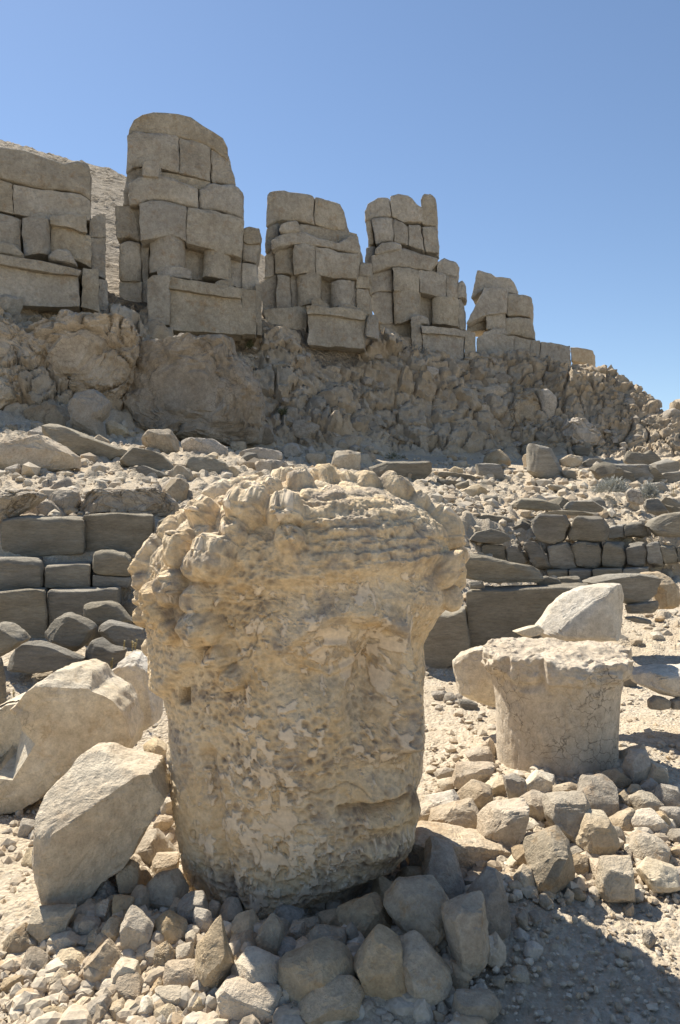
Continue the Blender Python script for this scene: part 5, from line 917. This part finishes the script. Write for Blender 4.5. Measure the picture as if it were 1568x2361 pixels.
stones(ZN, GM, [
 (98,412,218,555,'p','pale three-lobed stone at the foot of the head, left front'),
 (142,485,328,625,'p','rounded pale sunlit stone below the three-lobed stone'),
 (303,498,432,730,'p','upright pale stone split by light and shade, front centre'),
 (148,590,312,732,'o','brown stone left of the upright pale stone'),
 (432,535,548,642,'c','dark stone right of the upright pale stone'),
 (402,625,562,748,'b','grey stone with one sunlit corner, front centre'),
 (355,432,535,548,'b','grey stone touching the base of the head at the front'),
 (513,503,638,592,'c','small smooth shaded stone under the head, front'),
 (618,473,768,592,'o','five-cornered shaded stone under the head, front'),
 (540,568,775,705,'b','wide grey rough stone above the big pale oblong one'),
 (758,518,832,685,'b','narrow grey stone standing beside the long diagonal stone'),
 (728,412,1000,620,'o','shaded stone with a jutting arm under the chin'),
 (888,288,1032,482,'o','brown egg-shaped stone against the neck of the head'),
 (1032,248,1182,372,'o','brown stone right of the egg-shaped stone'),
 (985,358,1335,675,'b','very large grey and orange stone right of the front centre'),
 (1168,105,1402,432,'b','tall smooth grey stone in the shade right of the chin'),
 (1278,418,1510,842,'b','large upright grey stone at the right of the front pile'),
 (1385,278,1600,610,'b','large grey stone behind the upright one, right of the front pile'),
 (1032,640,1312,962,'b','large bluish grey stone under the very large grey and orange one'),
 (796,556,1075,958,'o','long diagonal stone with a tan sunless lower face, front centre'),
 (432,692,815,998,'p','big pale oblong stone at the front centre, lit at its left end'),
 (136,712,440,958,'p','large pale sunlit stone left of the big oblong one'),
 (40,868,430,1090,'p','broad pitted stone cut by the bottom edge left of centre'),
 (525,865,915,1080,'o','brown block under the big pale oblong stone, bottom edge'),
 (1264,872,1338,955,'b','small grey stone beside the gravel at the front right'),
 (1145,945,1245,1022,'b','grey stone in the shade near the bottom, right of centre'),
 (1475,598,1600,760,'b','small upright grey stone right of the large upright one'),
 (1295,798,1415,892,'o','low brown stone at the foot of the large upright grey stone'),
 (925,958,1155,1070,'b','flat grey stone at the bottom edge right of centre'),
 (1228,938,1302,1040,'b','small grey stone near the bottom edge beside the gravel'),
 (736,672,792,716,'b','tiny grey stone on the corner of the big pale oblong stone'),
 (1048,178,1092,275,'c','little dark stone behind the egg-shaped stone'),
 (-5,800,60,960,'o','brown stone at the left of the broad pitted stone'),
 (870,900,1100,1000,'c','shaded brown stone under the long diagonal stone'),
 (430,940,540,1080,'c','dark stone between two stones at the bottom edge'),
])
stones(ZL, GR, [
 (375,58,532,175,'o','orange stone with a rounded top left of the drum'),
 (218,222,316,305,'p','small pale stone in the rubble between head and drum, upper left'),
 (90,300,352,425,'w','bright flat-topped stone in the rubble between head and drum'),
 (320,248,528,412,'o','three-sided stone with a dark right face, between head and drum'),
 (162,362,478,562,'o','large tan stone sitting on the long squared block'),
 (86,365,218,512,'p','pale stone touching the chin side of the rubble right of the head'),
 (468,212,624,338,'p','slanting oblong stone left of the drum base'),
 (588,208,706,378,'b','grey diamond-shaped stone at the drum base'),
 (700,188,872,322,'w','bright stone leaning against the drum base'),
 (310,150,520,310,'o','crumbly tan stone behind the three-sided stone'),
 (462,372,732,628,'o','large crumbly orange-brown stone below the drum'),
 (688,308,848,494,'p','pitted pale stone right of the crumbly orange-brown stone'),
 (826,342,1068,642,'p','large pale stone with a smooth sunlit face, below the drum'),
 (868,252,1022,342,'o','flat tan stone at the foot of the drum with a pebble on it'),
 (912,250,966,292,'b','pebble lying on the flat tan stone'),
 (1008,228,1228,428,'b','large grey stone at the right foot of the drum'),
 (985,438,1228,705,'p','large sunlit pale stone right of the smooth-faced one'),
 (728,528,978,884,'b','tall three-cornered grey stone in front of the drum'),
 (648,722,778,884,'p','stone with a bright left face at the foot of the tall three-cornered one'),
 (1056,688,1178,812,'o','pointed brown stone between two large pale ones'),
 (1130,698,1325,952,'b','rough grey stone standing on the gravel, front of the drum rubble'),
 (1355,698,1558,872,'w','round pale stone on the gravel at the right edge'),
 (1312,542,1538,724,'b','large shaded stone above the round pale one'),
 (1158,398,1338,530,'o','brown stone below the large grey stone, right of the drum'),
 (1310,405,1478,548,'p','pale oblong stone right of the brown stone'),
 (1270,68,1398,264,'b','tall grey stone against the right side of the drum'),
 (1148,178,1314,288,'o','orange-brown stone at the right foot of the drum'),
 (1222,32,1392,142,'b','dark grey stone behind the tall grey stone right of the drum'),
 (1388,140,1515,275,'p','tan stone at the right end of the drum rubble, upper'),
 (1218,288,1304,402,'b','small grey stone right of the large grey stone'),
 (1298,308,1468,444,'p','flat-sided pale stone in the drum rubble, right'),
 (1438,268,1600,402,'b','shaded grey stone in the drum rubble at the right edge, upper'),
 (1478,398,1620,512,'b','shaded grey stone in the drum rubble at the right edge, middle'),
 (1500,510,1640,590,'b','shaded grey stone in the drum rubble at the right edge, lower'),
 (898,588,1082,692,'b','shaded stone under the large smooth-faced stone'),
 (898,660,1112,772,'c','dark stone low behind the tall three-cornered stone'),
 (1188,498,1278,618,'p','pale stone behind the large sunlit one'),
 (1283,258,1368,332,'p','little stone in front of the tall grey stone right of the drum'),
 (1358,222,1444,312,'b','little grey stone right of the tall grey stone'),
 (786,878,862,952,'b','small grey stone on the gravel before the three-cornered stone'),
 (956,842,1048,905,'p','small pale stone on the gravel right of the three-cornered stone'),
 (1034,888,1098,952,'w','tiny bright stone on the gravel before the drum rubble'),
 (1248,928,1312,1002,'b','tiny stone on the gravel before the rough grey stone'),
 (1372,1072,1442,1162,'c','lone dark stone on the sunlit path at the right'),
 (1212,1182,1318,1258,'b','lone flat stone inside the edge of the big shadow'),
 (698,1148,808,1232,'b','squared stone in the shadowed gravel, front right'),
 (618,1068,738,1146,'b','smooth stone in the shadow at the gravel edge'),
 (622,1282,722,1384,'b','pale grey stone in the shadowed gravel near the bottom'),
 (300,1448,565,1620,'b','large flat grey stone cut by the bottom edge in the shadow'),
 (458,1108,552,1272,'b','narrow stone leaning at the right end of the front pile'),
 (236,1402,302,1502,'b','small upright stone in the shadow, bottom'),
 (650,968,712,1082,'b','narrow stone in the shadow beside the long squared block'),
 (728,972,798,1052,'b','stone at the tip of the sunlit gravel, in the shadow'),
 (498,1338,595,1402,'b','flat stone in the shadowed gravel left of the pale grey one'),
 (462,348,528,418,'w','tiny bright stone on the three-sided stone'),
 (630,610,740,740,'o','brown stone wedged between the squared block and the three-cornered stone'),
 (1440,400,1512,520,'o','brown stone near the right edge of the drum rubble'),
 (1250,610,1330,690,'c','dark small stone in the gap of the drum rubble'),
 (1090,240,1160,300,'c','little shaded stone at the foot of the drum, right'),
])
stones(ZK, GR, [
 (145,805,228,868,'b','small stone left of the round-backed marble piece'),
 (70,795,182,850,'c','grey stone in the shade of the head, above the sunlit gravel'),
 (380,1080,470,1200,'o','orange-tan stone against the left side of the drum'),
 (80,1260,215,1330,'p','low pale stone in the gravel between head and drum'),
 (1330,1340,1440,1400,'b','grey stone low on the right of the drum'),
 (1400,435,1480,490,'w','bright stone on the gravel behind the drum'),
 (1275,475,1365,520,'o','tan stone at the right end of the drum rim, on the gravel'),
], 3)

# ------------------------------------------------------------------ more stones too alike to tell apart, by zone
def scatter(n, xr, yr, sz, mats, label, group, sub=3, name='rock', cat='rock', seed=1):
    rg = np.random.default_rng(seed); x = rg.uniform(*xr, n); y = rg.uniform(*yr, n); D = hits(x, y)
    for a, b, d in zip(x, y, D):
        if not d == d: continue
        w_ = rg.uniform(*sz); hh = w_ * rg.uniform(0.55, 0.95)
        rock(blob(ZP, a - w_ / 2, b - hh * 0.8, a + w_ / 2, b + hh * 0.2), d + 0.15 * w_ / FPX * d, 0.9, str(rg.choice(mats)), sub, name=name, label=label, cat=cat, group=group, p=0.32, ncut=7, keep=0.85)
scatter(12, (330, 1130), (2120, 2340), (28, 60), ['b', 'o', 'p'], 'small filler stone lying low between the bigger stones of the pile before the head', 'filler stones before the head', seed=2)
scatter(12, (60, 420), (1960, 2340), (22, 50), ['p', 'o', 'w'], 'small filler stone lying low between the bigger stones left of the head', 'filler stones left of the head', seed=3)
scatter(6, (1000, 1600), (1830, 2080), (24, 55), ['p', 'o', 'b'], 'small filler stone lying low between the bigger stones round the drum', 'filler stones round the drum', seed=4)
scatter(16, (0, 600), (985, 1150), (20, 75), ['p', 'o', 'c'], 'small tan stone scattered over the left rubble slope', 'small stones on the left slope', seed=5)
scatter(8, (1030, 1600), (1075, 1190), (12, 34), ['p', 'o', 'p'], 'small pale stone scattered on the gravel terrace above the right wall', 'small stones on the right terrace', seed=6)
scatter(14, (1040, 1620), (1060, 1190), (30, 78), ['s', 'p', 's', 'o'], 'broken flat stone lying among the rubble of the right terrace above the wall', 'broken stones on the right terrace', seed=16)
scatter(10, (480, 1060), (1030, 1105), (26, 70), ['p', 's', 'o'], 'broken stone on the ledge just behind the top of the head', 'broken stones behind the head', seed=17)
scatter(9, (560, 1250), (760, 1010), (22, 60), ['c'], 'brown stone stuck in the rubble face below the statues, middle', 'stones in the middle of the rubble face', seed=7)
scatter(8, (1050, 1560), (900, 1050), (24, 70), ['c'], 'brown stone stuck in the rubble face below the statues, right', 'stones on the right of the rubble face', seed=8)
scatter(10, (0, 620), (700, 770), (24, 70), ['c', 't'], 'grey-brown stone along the ledge under the left statues', 'stones under the left statues', seed=9)
scatter(8, (1250, 1560), (830, 960), (14, 40), ['c', 'p'], 'pale stone on the skyline of the right slope', 'stones on the right skyline', seed=10)

# ------------------------------------------------------------------ gravel nobody could count
def gravel(name, n, xr, yr, size, mat, seed, sub=1, lift=0.25, ypow=1.0):
    rg = np.random.default_rng(seed); x = rg.uniform(*xr, n); y = yr[0] + (yr[1] - yr[0]) * rg.uniform(0, 1, n) ** ypow; D = hits(x, y); ok = D == D; x, y, D = x[ok], y[ok], D[ok]
    X = (x - CX) / FPX * D; Z = height(X, D); v, f = ico(sub); nv = len(v); V, F = [], []
    s = size[0] * (size[1] / size[0]) ** (rg.uniform(0, 1, len(D)) ** 2.0)
    variants = []
    for k in range(24):
        q = v * rg.uniform(0.6, 1.2, 3) * np.array([1, 1, 0.75])
        for _ in range(5):
            nn = rg.normal(size=3); nn /= np.linalg.norm(nn); d = q @ nn; lim = d.max() * rg.uniform(0.55, 0.85); q = q - np.maximum(d - lim, 0)[:, None] * nn
        variants.append(q + rg.normal(0, 0.04, q.shape))
    for k in range(len(D)):
        q = variants[k % 24]; a = rg.uniform(0, 6.28); c, sn = math.cos(a), math.sin(a)
        q = np.stack([q[:, 0] * c - q[:, 1] * sn, q[:, 0] * sn + q[:, 1] * c, q[:, 2]], 1) * s[k]
        V.append(q + np.array([X[k], D[k], Z[k] + s[k] * lift])); F.append(f + k * nv)
    ob = link(name, mesh_np(name, np.vstack(V), np.vstack(F), mat, False)); return stuff(ob)
def gravel_mat(name, cols):
    m = bpy.data.materials.new(name); m.use_nodes = True; N = m.node_tree.nodes; L = m.node_tree.links; b = N['Principled BSDF']; b.inputs['Roughness'].default_value = 0.92; b.inputs['Specular IOR Level'].default_value = 0.2
    g = N.new('ShaderNodeNewGeometry'); r = N.new('ShaderNodeValToRGB'); L.new(g.outputs['Random Per Island'], r.inputs[0])
    while len(r.color_ramp.elements) < len(cols): r.color_ramp.elements.new(0.5)
    for i, c in enumerate(cols): r.color_ramp.elements[i].position = i / (len(cols) - 1); r.color_ramp.elements[i].color = (*c, 1)
    tc = N.new('ShaderNodeTexCoord'); n = N.new('ShaderNodeTexNoise'); n.inputs['Scale'].default_value = 60; n.inputs['Detail'].default_value = 5; L.new(tc.outputs['Object'], n.inputs['Vector'])
    r2 = N.new('ShaderNodeValToRGB'); r2.color_ramp.elements[0].position = 0.3; r2.color_ramp.elements[0].color = (0.75,) * 3 + (1,); r2.color_ramp.elements[1].position = 0.7; r2.color_ramp.elements[1].color = (1.1,) * 3 + (1,); L.new(n.outputs['Fac'], r2.inputs[0])
    x = N.new('ShaderNodeMix'); x.data_type = 'RGBA'; x.blend_type = 'MULTIPLY'; x.inputs[0].default_value = 1; L.new(r.outputs[0], x.inputs[6]); L.new(r2.outputs[0], x.inputs[7]); L.new(x.outputs[2], b.inputs['Base Color'])
    bp = N.new('ShaderNodeBump'); bp.inputs['Strength'].default_value = 0.4; bp.inputs['Distance'].default_value = 0.01; L.new(n.outputs['Fac'], bp.inputs['Height']); L.new(bp.outputs[0], b.inputs['Normal'])
    return m
GV = gravel_mat('gravel', [(0.38, 0.30, 0.21), (0.47, 0.385, 0.28), (0.55, 0.47, 0.355), (0.43, 0.37, 0.29), (0.60, 0.53, 0.42), (0.47, 0.35, 0.22)])
gravel('gravel', 6500, (-500, 2000), (1990, 2560), (0.004, 0.024), GV, 31)
gravel('gravel', 2600, (-300, 560), (1880, 2420), (0.010, 0.05), GV, 32)
gravel('gravel', 3200, (980, 1900), (1480, 2080), (0.010, 0.06), GV, 33)
gravel('gravel', 2200, (1000, 1800), (1060, 1480), (0.02, 0.12), GV, 34)
gravel('gravel', 1800, (-150, 1080), (1000, 1240), (0.02, 0.11), GV, 35)
gravel('gravel', 1500, (-300, 700), (1560, 1900), (0.010, 0.05), GV, 36)
gravel('rubble', 900, (50, 1120), (2090, 2430), (0.014, 0.065), GV, 38, 2)
gravel('rubble', 350, (980, 1620), (1850, 2090), (0.014, 0.06), GV, 39, 2)
gravel('rubble', 900, (1020, 1640), (1060, 1200), (0.03, 0.24), GV, 40, 1)
gravel('rubble', 500, (-50, 1060), (985, 1180), (0.03, 0.24), GV, 41, 1)
gravel('rubble', 900, (-100, 1650), (760, 1060), (0.05, 0.34), MAT['c'], 37)

# ------------------------------------------------------------------ plants
def flat_mat(name, c1, c2):
    m = bpy.data.materials.new(name); m.use_nodes = True; N = m.node_tree.nodes; L = m.node_tree.links; b = N['Principled BSDF']; b.inputs['Roughness'].default_value = 0.8
    g = N.new('ShaderNodeNewGeometry'); r = N.new('ShaderNodeValToRGB'); r.color_ramp.elements[0].color = (*c1, 1); r.color_ramp.elements[1].color = (*c2, 1); L.new(g.outputs['Random Per Island'], r.inputs[0]); L.new(r.outputs[0], b.inputs['Base Color']); return m
STRAW = flat_mat('dry_straw', (0.34, 0.26, 0.11), (0.46, 0.38, 0.18)); GREEN = flat_mat('scrub_leaf', (0.07, 0.085, 0.035), (0.13, 0.13, 0.06)); SILVER = flat_mat('silver_cushion', (0.30, 0.30, 0.26), (0.46, 0.46, 0.42))
def strip(V, F, p0, p1, w0, w1, side):
    i = len(V); s = np.array(side); V += [p0 - s * w0, p0 + s * w0, p1 + s * w1, p1 - s * w1]; F.append((i, i + 1, i + 2, i + 3))
def dry_stalks(x, y, hpx, label, n=3, seed=0, d=None):
    rg = np.random.default_rng(seed); d = d or hit1(x, y); k = d / FPX; V, F, V2, F2 = [], [], [], []
    for j in range(n):
        p = np.array([rg.normal(0, hpx * 0.16), rg.normal(0, 3), 0]) * k; lean = rg.normal(0, 0.08, 2); hh = hpx * k * rg.uniform(0.6, 1); a = p
        for q in range(6):
            b = p + np.array([lean[0] * hh * (q + 1) / 6, lean[1] * hh * (q + 1) / 6, hh * (q + 1) / 6]); 
            for sd in ((1, 0, 0), (0, 1, 0)): strip(V, F, a, b, 0.0022, 0.0018, sd)
            if q > 1:
                for m in range(6):
                    t = rg.uniform(0, 6.28); o = np.array([math.cos(t), math.sin(t), rg.uniform(-.2, .6)]) * hpx * k * 0.055; strip(V2, F2, b, b + o, 0.004, 0.006, (-math.sin(t), math.cos(t), 0.4))
            a = b
    root = link('dry_plant', None, at(x, y, d)); tag(root, label, 'plant', 'dry stalks among the stones')
    link('stem', mesh_np('stem', V, F, STRAW, False), parent=root); link('seed_heads', mesh_np('seed_heads', V2, F2, STRAW, False), parent=root)
for a in [(*ZG(870, 1480), 26, 'dry yellow stalks by the grey boulder wedged left of the head', 3, 1, 6.0), (*ZG(1040, 1345), 30, 'dry yellow stalks at the pointed pale boulder beside the head, centre tuft', 4, 2, 5.6), (*ZG(1120, 1360), 32, 'dry yellow stalks touching the left edge of the head', 3, 3, 5.6),
          (*ZG(975, 1330), 24, 'dry yellow stalks left of the tuft at the pointed pale boulder', 2, 4, 5.8), (*ZG(130, 1735), 36, 'tall dry stalk behind the sculpted fragment', 2, 5, 5.2), (*ZG(190, 1740), 18, 'short dry stalk behind the sculpted fragment', 2, 6, 5.2),
          (*ZF(1530, 500), 26, 'dry brown stalks against the dark block at the right edge', 6, 7, 15.6), (*ZF(1200, 430), 14, 'dry stalks standing in the silver cushion plant', 6, 8, 16.0)]: dry_stalks(*a)
def cushion(x, y, wpx, hpx, d, mat, label, cat, n=900, seed=0, leaf=0.05):
    rg = np.random.default_rng(seed); k = d / FPX; V, F = [], []
    for j in range(n):
        v = rg.normal(size=3); v /= np.linalg.norm(v); v[2] = abs(v[2]); r = rg.uniform(0.55, 1.0) * (1 + 0.35 * math.sin(5 * v[0] + 3 * v[1] + seed))
        p = v * np.array([wpx / 2, wpx / 2, hpx]) * k * r; t = rg.normal(size=3); t /= np.linalg.norm(t); o = (v + 0.7 * rg.normal(size=3)) * leaf * rg.uniform(.5, 1); strip(V, F, p, p + o, leaf * 0.16, leaf * 0.1, t)
    root = link(cat.replace(' ', '_'), None, at(x, y, d)); tag(root, label, cat)
    link('foliage', mesh_np('foliage', V, F, mat, False), parent=root)
    V, F = [], []
    for j in range(7):
        t = j * 0.9; strip(V, F, np.zeros(3), np.array([math.cos(t) * wpx * .3, math.sin(t) * wpx * .3, hpx * .7]) * k, 0.008, 0.004, (-math.sin(t), math.cos(t), 0))
    link('stem', mesh_np('stem', V, F, STRAW, False), parent=root)
cushion(*ZF(1120, 468), 72, 26, 15.6, SILVER, 'silver-grey cushion plant at the foot of the long squared block', 'cushion plant', 2600, 1, .05)
cushion(*ZF(1365, 505), 40, 26, 15.2, SILVER, 'smaller silver-grey cushion plant right of the tan slab', 'cushion plant', 1500, 2, .05)
for i, (x, y, w_, h_, d, lab) in enumerate([(*ZE(925, 840), 56, 22, 14.6, 'low dark scrub at the cliff foot behind the grey squared block'), (*ZE(250, 570), 34, 22, 17.5, 'green scrub tuft in the rubble face near the huge rounded boulder'), (*ZE(780, 490), 18, 16, 20.5, 'small green tuft in the middle of the rubble face'),
          (*ZE(60, 170), 20, 26, 22.5, 'small grey-green bush on the ledge under the third statue'), (*ZE(1195, 610), 16, 14, 18.5, 'small green tuft at the right of the rubble face'), (*ZF(1290, 1255), 30, 16, 8.2, 'green weed by the shaded slab behind the drum'), (*ZE(385, 775), 14, 14, 13.2, 'little green weed beside the pale stack of stones'), (*ZF(1000, 470), 30, 8, 14.8, 'flat yellowish weed on the right gravel terrace')]):
    cushion(x, y, w_ * .7, h_ * .6, hit1(x, y) - 0.1, GREEN, lab, 'scrub', 420, 10 + i, .0028 * d)
